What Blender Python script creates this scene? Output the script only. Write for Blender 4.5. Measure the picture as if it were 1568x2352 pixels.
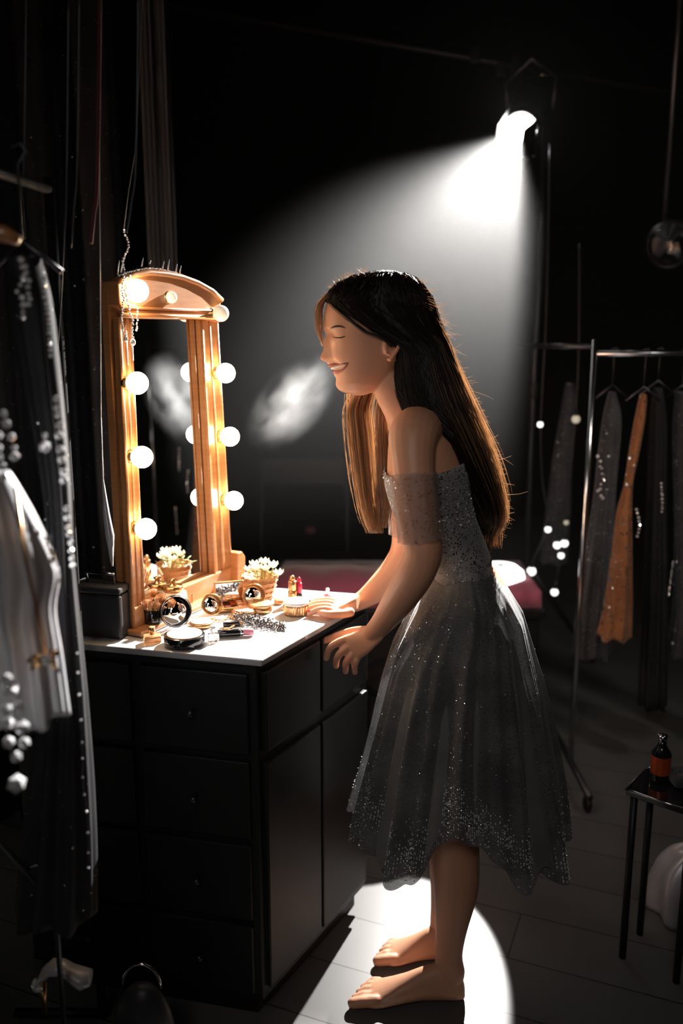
import bpy, bmesh, math, random
from mathutils import Vector, Matrix
random.seed(7)
PI = math.pi
C = bpy.context.scene.collection
for o in list(bpy.data.objects): bpy.data.objects.remove(o)

# ------------------------------------------------------------------ camera
F, CX, CY, H, PITCH = 2000.0, 784.0, 1176.0, 1.40, math.radians(11.75)
SP, CP = math.sin(PITCH), math.cos(PITCH)
cd = bpy.data.cameras.new('camera'); cam = bpy.data.objects.new('camera', cd); C.objects.link(cam)
cam.location = (0, 0, H); cam.rotation_euler = (PI/2-PITCH, 0, 0)
cd.sensor_fit = 'HORIZONTAL'; cd.sensor_width = 24.0; cd.lens = F*24.0/1568.0
cd.clip_start = 0.05; cd.dof.use_dof = True; cd.dof.focus_distance = 1.72; cd.dof.aperture_fstop = 1.8
bpy.context.scene.camera = cam
# ------------------------------------------------------------------ world, lights, exposure
sc = bpy.context.scene
sc.view_settings.view_transform = 'Standard'; sc.view_settings.look = 'None'
sc.view_settings.gamma = 1; sc.view_settings.exposure = 0.0
w = bpy.data.worlds.new('world'); sc.world = w; w.use_nodes = True
w.node_tree.nodes['Background'].inputs[0].default_value = (.5, .55, .65, 1)
w.node_tree.nodes['Background'].inputs[1].default_value = 0.002
def area_light(name, loc, target, size, power, col, spread=180):
    l = bpy.data.lights.new(name, 'AREA'); l.shape = 'DISK'; l.size = size; l.energy = power; l.color = col; l.spread = math.radians(spread)
    o = bpy.data.objects.new(name, l); C.objects.link(o); o.location = loc
    o.rotation_euler = (Vector(target)-Vector(loc)).to_track_quat('-Z', 'Y').to_euler(); return o
area_light('front_fill', (-.35, -0.9, 2.6), (0.32, 1.7, 0.95), 0.7, 1.05, (1, .93, .88), 55)  # unseen soft fill added from the camera side for the woman
area_light('rack_fill', (1.75, 1.3, 2.6), (.92, 2.6, 1.0), 0.3, .9, (1, .92, .82), 55)  # unseen fill added to brighten the gowns on the right rack
BULB_L = 30.0
SPOT_W = 1900.0
LOW_W = 200.0
HAZE = 0.033

# ------------------------------------------------------------------ pixel helpers (plan the layout from the photograph)
def ray(px, py):
    v = -(py-CY)/F
    return Vector(((px-CX)/F, CP+v*SP, -SP+v*CP))
def P(px, py, Y, dy=0.0):
    d = ray(px, py); t = Y/d.y
    return Vector((d.x*t, Y+dy, H+d.z*t))
def PZ(px, py, z):
    d = ray(px, py); t = (z-H)/d.z
    return Vector((d.x*t, d.y*t, z))
def M(px, Y, py=1176):                      # metres spanned by px pixels at depth Y
    return px/F*Y/ray(784, py).y
def interp(tab, x):
    if x <= tab[0][0]: return list(tab[0][1:]) if len(tab[0]) > 2 else tab[0][1]
    for a, b in zip(tab, tab[1:]):
        if x <= b[0]:
            k = (x-a[0])/(b[0]-a[0]); k2 = k
            r = [p+(q-p)*k2 for p, q in zip(a[1:], b[1:])]
            return r if len(r) > 1 else r[0]
    return list(tab[-1][1:]) if len(tab[-1]) > 2 else tab[-1][1]
def catmull(pts, n):
    out = []
    q = [pts[0]]+list(pts)+[pts[-1]]
    for i in range(1, len(q)-2):
        for k in range(n):
            t = k/n
            out.append(tuple(0.5*((2*q[i][j])+(-q[i-1][j]+q[i+1][j])*t+(2*q[i-1][j]-5*q[i][j]+4*q[i+1][j]-q[i+2][j])*t*t+(-q[i-1][j]+3*q[i][j]-3*q[i+1][j]+q[i+2][j])*t**3) for j in range(len(q[i]))))
    out.append(tuple(pts[-1])); return out

# ------------------------------------------------------------------ materials
def mat(name, col, rough=.5, metal=0.0, spec=.5, emit=None, estr=0.0, trans=0.0, alpha=1.0, sss=0.0, noise=None, bump=None, sheen=0.0, coat=0.0, ior=1.45):
    m = bpy.data.materials.new(name); m.use_nodes = True
    nt = m.node_tree; b = nt.nodes['Principled BSDF']; I = b.inputs
    I['Base Color'].default_value = (*col, 1); I['Roughness'].default_value = rough; I['Metallic'].default_value = metal
    I['Specular IOR Level'].default_value = spec; I['Transmission Weight'].default_value = trans; I['Alpha'].default_value = alpha
    I['Subsurface Weight'].default_value = sss; I['Subsurface Scale'].default_value = .01; I['IOR'].default_value = ior
    I['Subsurface Radius'].default_value = (1, .35, .2)
    I['Sheen Weight'].default_value = sheen; I['Coat Weight'].default_value = coat
    if emit: I['Emission Color'].default_value = (*emit, 1); I['Emission Strength'].default_value = estr
    tc = nt.nodes.new('ShaderNodeTexCoord')
    if noise:                                   # (scale, colour2, detail, (stretch))
        n = nt.nodes.new('ShaderNodeTexNoise'); n.inputs['Scale'].default_value = noise[0]; n.inputs['Detail'].default_value = 5
        mp = nt.nodes.new('ShaderNodeMapping'); mp.inputs['Scale'].default_value = noise[2] if len(noise) > 2 else (1, 1, 1)
        nt.links.new(tc.outputs['Object'], mp.inputs[0]); nt.links.new(mp.outputs[0], n.inputs['Vector'])
        r = nt.nodes.new('ShaderNodeValToRGB'); r.color_ramp.elements[0].position = .35; r.color_ramp.elements[1].position = .65
        r.color_ramp.elements[0].color = (*col, 1); r.color_ramp.elements[1].color = (*noise[1], 1)
        nt.links.new(n.outputs[0], r.inputs[0]); nt.links.new(r.outputs[0], I['Base Color'])
    if bump:                                    # (scale, strength, distance)
        n = nt.nodes.new('ShaderNodeTexNoise'); n.inputs['Scale'].default_value = bump[0]; n.inputs['Detail'].default_value = 4
        nt.links.new(tc.outputs['Object'], n.inputs['Vector'])
        bp = nt.nodes.new('ShaderNodeBump'); bp.inputs['Strength'].default_value = bump[1]; bp.inputs['Distance'].default_value = bump[2]
        nt.links.new(n.outputs[0], bp.inputs['Height']); nt.links.new(bp.outputs[0], I['Normal'])
    return m
def cloth(name, col, col2, transl=.3, transp=.0, glitter=.0, gscale=900, rough=.7):
    """sheer or opaque fabric with woven-in glitter flecks"""
    m = bpy.data.materials.new(name); m.use_nodes = True; nt = m.node_tree; N = nt.nodes; L = nt.links
    b = N['Principled BSDF']; out = N['Material Output']; b.inputs['Roughness'].default_value = rough; b.inputs['Sheen Weight'].default_value = .4 if col[0] > .02 else 0
    tc = N.new('ShaderNodeTexCoord')
    n = N.new('ShaderNodeTexNoise'); n.inputs['Scale'].default_value = 14; n.inputs['Detail'].default_value = 6
    L.new(tc.outputs['Object'], n.inputs['Vector'])
    r = N.new('ShaderNodeValToRGB'); r.color_ramp.elements[0].position = .35; r.color_ramp.elements[1].position = .68
    r.color_ramp.elements[0].color = (*col, 1); r.color_ramp.elements[1].color = (*col2, 1)
    L.new(n.outputs[0], r.inputs[0]); L.new(r.outputs[0], b.inputs['Base Color'])
    last = b.outputs[0]
    tr = N.new('ShaderNodeBsdfTranslucent'); L.new(r.outputs[0], tr.inputs[0])
    mx = N.new('ShaderNodeMixShader'); mx.inputs[0].default_value = transl; L.new(last, mx.inputs[1]); L.new(tr.outputs[0], mx.inputs[2]); last = mx.outputs[0]
    if glitter > 0:
        v = N.new('ShaderNodeTexVoronoi'); v.inputs['Scale'].default_value = gscale; L.new(tc.outputs['Object'], v.inputs['Vector'])
        sep = N.new('ShaderNodeSeparateColor'); L.new(v.outputs['Color'], sep.inputs[0])
        ct = N.new('ShaderNodeMath'); ct.operation = 'GREATER_THAN'; ct.inputs[1].default_value = 1-glitter; L.new(sep.outputs[0], ct.inputs[0])
        g = N.new('ShaderNodeBsdfGlossy'); g.inputs['Roughness'].default_value = .3; g.inputs[0].default_value = (.95, .92, .9, 1)
        vs = N.new('ShaderNodeVectorMath'); vs.operation = 'SUBTRACT'; vs.inputs[1].default_value = (.5, .5, .5); L.new(v.outputs['Color'], vs.inputs[0])
        ge = N.new('ShaderNodeNewGeometry'); va = N.new('ShaderNodeVectorMath'); va.operation = 'MULTIPLY_ADD'; va.inputs[1].default_value = (1.5, 1.5, 1.5)
        L.new(vs.outputs[0], va.inputs[0]); L.new(ge.outputs['Normal'], va.inputs[2])
        nn = N.new('ShaderNodeVectorMath'); nn.operation = 'NORMALIZE'; L.new(va.outputs[0], nn.inputs[0]); L.new(nn.outputs[0], g.inputs['Normal'])
        mg = N.new('ShaderNodeMixShader'); L.new(ct.outputs[0], mg.inputs[0]); L.new(last, mg.inputs[1]); L.new(g.outputs[0], mg.inputs[2]); last = mg.outputs[0]
    if transp > 0:
        tp = N.new('ShaderNodeBsdfTransparent'); m2 = N.new('ShaderNodeMixShader'); m2.inputs[0].default_value = transp
        L.new(last, m2.inputs[1]); L.new(tp.outputs[0], m2.inputs[2]); last = m2.outputs[0]
    L.new(last, out.inputs[0]); return m

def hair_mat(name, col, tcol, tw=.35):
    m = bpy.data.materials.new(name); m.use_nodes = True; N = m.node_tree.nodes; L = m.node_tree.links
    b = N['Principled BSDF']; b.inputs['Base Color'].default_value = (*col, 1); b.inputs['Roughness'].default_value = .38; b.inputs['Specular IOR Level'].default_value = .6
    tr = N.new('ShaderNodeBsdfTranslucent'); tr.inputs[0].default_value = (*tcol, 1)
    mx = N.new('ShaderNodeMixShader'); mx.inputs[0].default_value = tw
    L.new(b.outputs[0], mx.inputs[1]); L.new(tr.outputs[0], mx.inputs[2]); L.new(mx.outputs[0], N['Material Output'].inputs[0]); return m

MT = dict(
    wall=mat('black_wall_paint', (.012, .012, .014), .8, bump=(6, .2, .01)),
    ceiling=mat('black_ceiling_paint', (.008, .008, .009), .9),
    skin=mat('skin', (.70, .35, .21), .42, sss=.12, noise=(9, (.74, .37, .23)), bump=(420, .08, .001)),
    lip=mat('lip', (.42, .1, .08), .3), teeth=mat('teeth', (.8, .76, .7), .25), nail=mat('red_nail_polish', (.5, .03, .03), .15, coat=1),
    lash=mat('lash', (.02, .012, .01), .6),
    hair=hair_mat('dark_brown_hair', (.022, .011, .007), (.09, .04, .02)), lock=hair_mat('backlit_brown_hair', (.38, .22, .12), (.82, .56, .34), .42),  # paler copy of the hair: light on loose and front strands is painted in
    hairmass=mat('inner_hair', (.012, .007, .005), .6, bump=(60, .5, .004)),
    silverbead=mat('silver_bead', (.42, .42, .44), .12, 1.0), gold=mat('brushed_gold', (.66, .38, .18), .28, 1.0), goldplastic=mat('gold_plastic', (.75, .42, .2), .3, .6),
    wood=mat('honey_wood', (.46, .21, .085), .35, coat=.4, noise=(9, (.4, .17, .06), (2, 2, 14)), bump=(80, .1, .001)),
    darkwood=mat('black_stained_wood', (.006, .006, .006), .5, noise=(12, (.010, .009, .009))),
    marble=mat('white_lacquer', (.50, .495, .49), .25, noise=(7, (.45, .445, .44)), coat=.4),
    mirror=mat('mirror_silvering', (.82, .83, .84), .015, 1.0),
    bulb=mat('lit_frosted_bulb', (1, .95, .85), .4, emit=(1, .72, .44), estr=BULB_L),
    bulbdim=mat('dim_frosted_bulb', (.85, .85, .8), .4, emit=(1, .85, .6), estr=.35),
    brass=mat('brass_socket', (.7, .45, .2), .3, 1.0),
    chrome=mat('chrome', (.7, .7, .72), .15, 1.0), steel=mat('dark_steel', (.09, .09, .1), .35, .8),
    blackmetal=mat('black_powder_coat', (.02, .02, .022), .45, .3), darkleather=mat('grey_leather', (.035, .035, .038), .4, bump=(60, .3, .002)), matteblack=mat('matte_black_tube', (.008, .008, .009), .95, spec=.1), blackplastic=mat('black_gloss_plastic', (.01, .01, .011), .15, coat=1),
    crystal=mat('crystal_bead', (.95, .95, .97), .08, .35), pearl=mat('pearl', (.8, .76, .7), .2, coat=1),
    tulle=cloth('glittering_grey_tulle', (.10, .10, .105), (.2, .195, .195), .35, .12, .05, 700),
    lining=cloth('grey_lining', (.20, .195, .195), (.27, .26, .26), .4),
    lace=cloth('sequinned_lace', (.42, .39, .38), (.22, .21, .21), .2, .0, .16, 420),
    sheer=cloth('sheer_sequinned_net', (.5, .40, .36), (.4, .33, .3), .4, .5, .08, 420),
    satin=mat('silver_satin', (.62, .62, .65), .3, .25, noise=(9, (.42, .42, .45))),
    blackcloth=cloth('black_gown_fabric', (.010, .010, .012), (.02, .02, .023), .1, 0, .002, 500),
    goldcloth=cloth('bronze_sequin_fabric', (.5, .2, .07), (.36, .13, .045), .25, 0, .06, 200),
    greycloth=cloth('dim_grey_chiffon', (.10, .10, .11), (.06, .06, .07), .3, 0, .02, 250),
    rosecloth=mat('dusty_rose_cloth', (.5, .12, .2), .8, sheen=.5, bump=(30, .4, .004)),
    redcloth=cloth('dark_red_fabric', (.16, .01, .025), (.08, .005, .015), .2),
    curtain=mat('charcoal_curtain', (.2, .2, .21), .85, sheen=.3),
    glass=mat('clear_glass', (1, 1, 1), .03, trans=1.0), amber=mat('amber_glass', (.85, .5, .25), .08, trans=.7),
    wax=mat('frosted_white_glass', (.85, .72, .55), .35, sss=.3, trans=.25), petal=mat('white_petal', (.85, .85, .74), .6, sss=.1),
    leaf=mat('pale_green_leaf', (.36, .42, .12), .5), wicker=mat('woven_willow', (.5, .26, .11), .55, bump=(180, .6, .002)),
    bristle=mat('brush_bristle', (.45, .2, .08), .6), powder=mat('pressed_powder', (.75, .42, .26), .8, bump=(300, .3, .001)),
    rosepowder=mat('rose_powder', (.5, .17, .2), .8), lipred=mat('lipstick_red', (.4, .02, .06), .3), pinkplastic=mat('pink_plastic', (.75, .25, .32), .3),
    lamplens=mat('glowing_lens', (1, 1, 1), .3, emit=(1, .97, .93), estr=30), whiteglow=mat('glowing_lamp_shade', (1, 1, 1), .5, emit=(1, .97, .95), estr=3),
    smallglow=mat('glowing_bulb_glass', (1, 1, 1), .5, emit=(1, .95, .9), estr=2.5), redglow=mat('red_foil', (.5, .08, .02), .35, .3),
)
def floor_mat():
    m = bpy.data.materials.new('pale_floorboards'); m.use_nodes = True; N = m.node_tree.nodes; L = m.node_tree.links; b = N['Principled BSDF']
    tc = N.new('ShaderNodeTexCoord'); mp = N.new('ShaderNodeMapping'); mp.inputs['Rotation'].default_value = (0, 0, math.radians(22)); mp.inputs['Location'].default_value = (.3, .062, 0)
    L.new(tc.outputs['Object'], mp.inputs[0])
    br = N.new('ShaderNodeTexBrick'); br.inputs['Scale'].default_value = 1; br.inputs['Brick Width'].default_value = 1.5; br.inputs['Row Height'].default_value = .165
    br.inputs['Mortar Size'].default_value = .0022; br.inputs['Color1'].default_value = (.17, .165, .16, 1); br.inputs['Color2'].default_value = (.145, .14, .135, 1); br.inputs['Mortar'].default_value = (.05, .045, .04, 1)
    L.new(mp.outputs[0], br.inputs[0])
    n = N.new('ShaderNodeTexNoise'); n.inputs['Scale'].default_value = 5; n.inputs['Detail'].default_value = 8; L.new(mp.outputs[0], n.inputs[0])
    mix = N.new('ShaderNodeMix'); mix.data_type = 'RGBA'; mix.blend_type = 'MULTIPLY'; mix.inputs[0].default_value = .35
    L.new(br.outputs[0], mix.inputs[6]); L.new(n.outputs[0], mix.inputs[7]); L.new(mix.outputs[2], b.inputs['Base Color'])
    b.inputs['Roughness'].default_value = .42
    return m
MT['floor'] = floor_mat()

# ------------------------------------------------------------------ mesh builder
class MB:
    def __init__(s): s.v = []; s.f = []
    def add(s, vs, fs):
        n = len(s.v); s.v += [tuple(v) for v in vs]; s.f += [tuple(i+n for i in f) for f in fs]; return s
    def box(s, c, size, ax=None, ay=None, az=None):
        c = Vector(c); ax = Vector(ax or (1, 0, 0)).normalized(); ay = Vector(ay or (0, 1, 0)).normalized(); az = Vector(az or (0, 0, 1)).normalized()
        hx, hy, hz = [q/2 for q in size]
        vs = [c+ax*hx*i+ay*hy*j+az*hz*k for k in (-1, 1) for j in (-1, 1) for i in (-1, 1)]
        return s.add(vs, [(0, 2, 3, 1), (4, 5, 7, 6), (0, 1, 5, 4), (2, 6, 7, 3), (0, 4, 6, 2), (1, 3, 7, 5)])
    def loft(s, rings, cap=True, closed=False):
        n = len(rings[0]); vs = [v for r in rings for v in r]; fs = []
        m = len(rings)
        for i in range(m if closed else m-1):
            for j in range(n):
                a = i*n+j; b = i*n+(j+1) % n; k = ((i+1) % m)*n
                fs.append((a, b, k+(j+1) % n, k+j))
        if cap and not closed: fs += [tuple(range(n))[::-1], tuple(range((m-1)*n, m*n))]
        return s.add(vs, fs)
    def tube(s, pts, r, n=10, cap=True, closed=False, flat=1.0):
        pts = [Vector(p) for p in pts]; m = len(pts); rs = r if isinstance(r, (list, tuple)) else [r]*m
        rings = []; up = None
        for i, p in enumerate(pts):
            if closed: d = pts[(i+1) % m]-pts[i-1]
            else: d = pts[min(i+1, m-1)]-pts[max(i-1, 0)]
            d = d.normalized() if d.length > 1e-9 else Vector((0, 0, 1))
            if up is None:
                up = Vector((0, 0, 1)) if abs(d.z) < .9 else Vector((0, 1, 0))
            a = up-d*up.dot(d); a = a.normalized() if a.length > 1e-6 else d.orthogonal().normalized()
            b = d.cross(a); up = a
            rings.append([p+a*math.cos(2*PI*k/n)*rs[i]+b*math.sin(2*PI*k/n)*rs[i]*flat for k in range(n)])
        return s.loft(rings, cap, closed)
    def capsule(s, pts, rs, n=12):
        """tube with rounded ends"""
        pts = [Vector(p) for p in pts]; P0, R0 = [], []
        d0 = (pts[0]-pts[1]).normalized(); d1 = (pts[-1]-pts[-2]).normalized()
        for a in (.95, .75, .4): P0.append(pts[0]+d0*rs[0]*a); R0.append(rs[0]*math.sqrt(1-a*a))
        P0 += pts; R0 += list(rs)
        for a in (.4, .75, .95): P0.append(pts[-1]+d1*rs[-1]*a); R0.append(rs[-1]*math.sqrt(1-a*a))
        return s.tube(P0, R0, n)
    def sphere(s, c, r, n=14, m=9, sc=(1, 1, 1)):
        c = Vector(c); rings = []
        for i in range(1, m):
            a = PI*i/m
            rings.append([c+Vector((math.sin(a)*math.cos(2*PI*k/n)*r*sc[0], math.sin(a)*math.sin(2*PI*k/n)*r*sc[1], math.cos(a)*r*sc[2])) for k in range(n)])
        return s.loft(rings)
    def lathe(s, c, prof, axis=(0, 0, 1), n=28, cap=True):
        c = Vector(c); q = Vector((0, 0, 1)).rotation_difference(Vector(axis).normalized())
        rings = [[c+q @ Vector((r*math.cos(2*PI*k/n), r*math.sin(2*PI*k/n), z)) for k in range(n)] for r, z in prof]
        return s.loft(rings, cap)
    def gem(s, c, r):
        c = Vector(c); q = Matrix.Rotation(random.uniform(0, 6.28), 3, Vector((random.random()-.5, random.random()-.5, random.random()-.5)).normalized())
        t = (1+5**.5)/2; k = r/1.9
        vs = [(-1, t, 0), (1, t, 0), (-1, -t, 0), (1, -t, 0), (0, -1, t), (0, 1, t), (0, -1, -t), (0, 1, -t), (t, 0, -1), (t, 0, 1), (-t, 0, -1), (-t, 0, 1)]
        fs = [(0, 11, 5), (0, 5, 1), (0, 1, 7), (0, 7, 10), (0, 10, 11), (1, 5, 9), (5, 11, 4), (11, 10, 2), (10, 7, 6), (7, 1, 8), (3, 9, 4), (3, 4, 2), (3, 2, 6), (3, 6, 8), (3, 8, 9), (4, 9, 5), (2, 4, 11), (6, 2, 10), (8, 6, 7), (9, 8, 1)]
        return s.add([c+q @ (Vector(v)*k) for v in vs], fs)
    def build(s, name, m, parent=None, smooth=True, bevel=0, **kw):
        off = Vector((0, 0, 0)); p = parent
        while p is not None: off += p.location; p = p.parent
        me = bpy.data.meshes.new(name); me.from_pydata([Vector(v)-off for v in s.v], [], s.f); me.update()
        bm = bmesh.new(); bm.from_mesh(me); bmesh.ops.recalc_face_normals(bm, faces=bm.faces); bm.to_mesh(me); bm.free()
        o = bpy.data.objects.new(name, me); C.objects.link(o); me.materials.append(MT[m] if isinstance(m, str) else m)
        if smooth: me.polygons.foreach_set('use_smooth', [True]*len(me.polygons))
        if bevel:
            b = o.modifiers.new('bevel', 'BEVEL'); b.width = bevel; b.segments = 2; b.limit_method = 'ANGLE'
        if parent is not None: o.parent = parent
        for k, v in kw.items(): o[k] = v
        return o
def thing(name, loc, label, cat, group=None):
    o = bpy.data.objects.new(name, None); C.objects.link(o); o.location = loc; o.empty_display_size = .05
    o['label'] = label; o['category'] = cat
    if group: o['group'] = group
    return o
def single(mb, name, m, label, cat, group=None, smooth=True, bevel=0, kind=None):
    o = mb.build(name, m, None, smooth, bevel); o['label'] = label; o['category'] = cat
    if group: o['group'] = group
    if kind: o['kind'] = kind
    return o

# ------------------------------------------------------------------ the room
def slab(name, c, size, m): o = MB().box(c, size).build(name, m, None, False); o['kind'] = 'structure'; return o
slab('floor', (.3, 2, -.05), (6.4, 9, .1), 'floor')
slab('ceiling', (.3, 2, 3.55), (6.4, 9, .1), 'ceiling')
slab('wall_back', (.3, 6.55, 1.75), (6.4, .1, 3.5), 'wall')
slab('wall_front', (.3, -2.55, 1.75), (6.4, .1, 3.5), 'wall')
slab('wall_left', (-2.95, 2, 1.75), (.1, 9, 3.5), 'wall')
slab('wall_right', (3.55, 2, 1.75), (.1, 9, 3.5), 'wall')

# ------------------------------------------------------------------ dressing table
TZ = .80
A = PZ(600, 1516, TZ); B = PZ(862, 1366, TZ); D0 = PZ(240, 1483, TZ); D = A+(D0-A)*1.75
Cc = B+(D-A)
def inset(pts, d):
    c = sum(pts, Vector())/len(pts); return [p+(c-p).normalized()*d for p in pts]
def prism(mb, pts, z0, z1):
    n = len(pts); vs = [(p.x, p.y, z0) for p in pts]+[(p.x, p.y, z1) for p in pts]
    fs = [tuple(range(n))[::-1], tuple(range(n, 2*n))]+[(i, (i+1) % n, n+(i+1) % n, n+i) for i in range(n)]
    return mb.add(vs, fs)
quad = [A, B, Cc, D]
vt = thing('dressing_table', (D.x*.5+B.x*.5, D.y*.5+B.y*.5, 0), 'black dressing table with a white top, loaded with make-up, in front of the woman', 'table')
prism(MB(), quad, TZ-.014, TZ).build('tabletop', 'marble', vt, False, .003, label='white lacquered tabletop')
body = inset(quad, .022)
prism(MB(), body, .05, TZ-.014).build('cabinet', 'darkwood', vt, False, .003)
prism(MB(), inset(quad, .05), 0, .05).build('plinth', 'darkwood', vt, False)
# drawers on the end that faces the camera and on the front that faces the woman
def face_drawer(p, q, nout, s0, s1, z0, z1, knob='chrome'):
    u = (q-p).normalized(); L = (q-p).length; c = p+u*L*(s0+s1)/2+nout*.004; c.z = (z0+z1)/2
    d = MB().box(c, (L*(s1-s0), .014, z1-z0), u, nout, (0, 0, 1)).build('drawer', 'darkwood', vt, False, .003)
    if knob:
        k = c+nout*.007
        MB().lathe(k, [(.003, 0), (.003, .01), (.007, .013), (.0075, .018), (.004, .022)], nout, 16).build('drawer_knob', knob, d)
uA = (body[1]-body[0]).normalized(); nF = Vector((uA.y, -uA.x, 0)); uE = (body[3]-body[0]).normalized(); nE = Vector((uE.y, -uE.x, 0))
if nE.y > 0: nE = -nE
for (z0, z1) in ((.60, .765), (.42, .585), (.24, .405), (.07, .225)):
    face_drawer(body[0], body[3], nE, .03, .45, z0, z1, 'steel'); face_drawer(body[0], body[3], nE, .49, .93, z0, z1, 'steel')
face_drawer(body[0], body[1], nF, .03, .49, .60, .765, None); face_drawer(body[0], body[1], nF, .51, .97, .60, .765, None)
for s0, s1 in ((.03, .49), (.51, .97)):
    u = uA; L = (body[1]-body[0]).length; c = body[0]+u*L*(s0+s1)/2+nF*.004; c.z = .325
    MB().box(c, (L*(s1-s0), .014, .5), u, nF, (0, 0, 1)).build('cupboard_door', 'darkwood', vt, False, .003)

# ------------------------------------------------------------------ lit mirror
AZ = math.radians(26.5); MU = Vector((math.sin(AZ), math.cos(AZ), 0)); MN = Vector((math.cos(AZ), -math.sin(AZ), 0))
M0 = PZ(320, 1440, TZ)
def PM(px, py, h=0.0):
    d = ray(px, py); o = Vector((0, 0, H)); q = M0+MN*h
    t = (q-o).dot(MN)/d.dot(MN); return o+d*t
def sz(px, py, h=0.0):
    p = PM(px, py, h); return (p-M0).dot(MU), p.z
def MP(s, z, h): return M0+MU*s+MN*h+Vector((0, 0, z-M0.z))
vm = thing('vanity_mirror', (M0+MU*.17), 'tall wooden dressing mirror with round bulbs down both sides, standing on the white tabletop', 'mirror')
def mslab(poly, h0, h1):
    mb = MB(); n = len(poly); vs = [MP(s, z, h0) for s, z in poly]+[MP(s, z, h1) for s, z in poly]
    return mb.add(vs, [tuple(range(n))[::-1], tuple(range(n, 2*n))]+[(i, (i+1) % n, n+(i+1) % n, n+i) for i in range(n)])
sLo_t, zt_l = sz(272, 690, .018); sLi_t, _ = sz(297, 700, .018); sLo_b, _ = sz(306, 1420, .018); sLi_b, _ = sz(330, 1400, .018)
sRi_t, zt_r = sz(462, 735, .018); sRo_t, _ = sz(497, 740, .018); sRi_b, _ = sz(494, 1335, .018); sRo_b, _ = sz(532, 1335, .018)
zb = TZ+.055; zt = sz(462, 733, .018)[1]
mslab([(sLi_t-.01, zt+.02), (sRi_t+.01, zt+.02), (sRi_b+.01, zb-.005), (sLi_b-.01, zb-.005)], -.004, 0.0).build('mirror_glass', 'mirror', vm, False, label='mirror glass reflecting bulbs and haze')
mslab([(sLo_t-.004, zt+.06), (sRo_t, zt+.05), (sRo_b, TZ+.012), (sLo_b, TZ+.012)], -.02, -.0045).build('backboard', 'wood', vm, False)
for (a, b, c, d) in ((sLo_t, sLi_t, sLi_b, sLo_b), (sRi_t, sRo_t, sRo_b, sRi_b)):
    po = mslab([(a, zt), (b, zt), (c, TZ+.012), (d, TZ+.012)], 0.001, .018).build('frame_post', 'wood', vm, False, .003)
    e = .007
    m_ = MB()
    for x0, x1 in ((a, d), (b, c)): m_.tube([MP(x0, zt, .018), MP(x1, TZ+.012, .018)], .0035, 8)
    m_.tube([MP((a+b)/2, zt, .018), MP((c+d)/2, TZ+.012, .018)], .003, 8).build('moulding', 'wood', po)
mslab([(sLo_b, TZ+.002), (sRo_b, TZ+.002), (sRo_b, zb), (sLo_b, zb)], .001, .022).build('bottom_rail', 'wood', vm, False, .003)
# arched head board
arch = [sz(272, 700, .02), (sz(297, 700, .02)[0], zt), (sz(462, 735, .02)[0], zt), sz(502, 742, .02)]
top = [sz(505, 690, .02), sz(482, 668, .02), sz(450, 650, .02), sz(415, 637, .02), sz(380, 630, .02), sz(340, 626, .02), sz(305, 632, .02), sz(285, 645, .02), sz(268, 645, .02)]
hb = mslab([arch[0], arch[1], arch[2], arch[3]]+top, -.02, .024).build('head_board', 'wood', vm, False, .003)
m_ = MB(); m_.tube([MP(s, z, .024) for s, z in top], .006, 8); m_.tube([MP(arch[0][0], zt+.004, .026), MP(arch[3][0], zt+.004, .026)], .005, 8)
m_.tube([MP(arch[0][0], zt+.018, .025), MP(arch[3][0], zt+.018, .025)], .003, 8); m_.build('carved_moulding', 'wood', hb)
# stepped foot at the far end
mslab([(sRo_b-.005, TZ+.001), (sRo_b+.028, TZ+.001), (sRo_b+.028, TZ+.075), (sRo_b+.015, TZ+.09), (sRo_b-.005, TZ+.09)], -.02, .04).build('side_foot', 'wood', vm, False, .003)
mslab([(sLo_b-.015, TZ+.001), (sRo_b+.02, TZ+.001), (sRo_b+.02, TZ+.012), (sLo_b-.015, TZ+.012)], -.04, .05).build('base_board', 'wood', vm, False, .003)
for px, py, lit in ((315, 668, 1), (315, 880, 1), (326, 1050, 1), (335, 1215, 1), (393, 683, 0), (507, 720, 2), (518, 857, 1), (528, 1003, 1), (537, 1150, 1)):
    r = .0215 if lit == 1 else (.0175 if lit == 2 else .012)
    c = PM(px, py, .047 if lit else .03)
    base = c-MN*((.047 if lit else .03)-.018)
    skt = MB().lathe(base, [(.013, 0), (.013, .006), (.009, .01), (.009, c.dot(MN)-base.dot(MN)-r*.7)], MN, 18).build('bulb_socket', 'brass', vm)
    MB().sphere(c, r, 24, 16).build('bulb', 'bulb' if lit == 1 else 'bulbdim', vm, label='glowing round bulb' if lit == 1 else 'dim round bulb')

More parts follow.
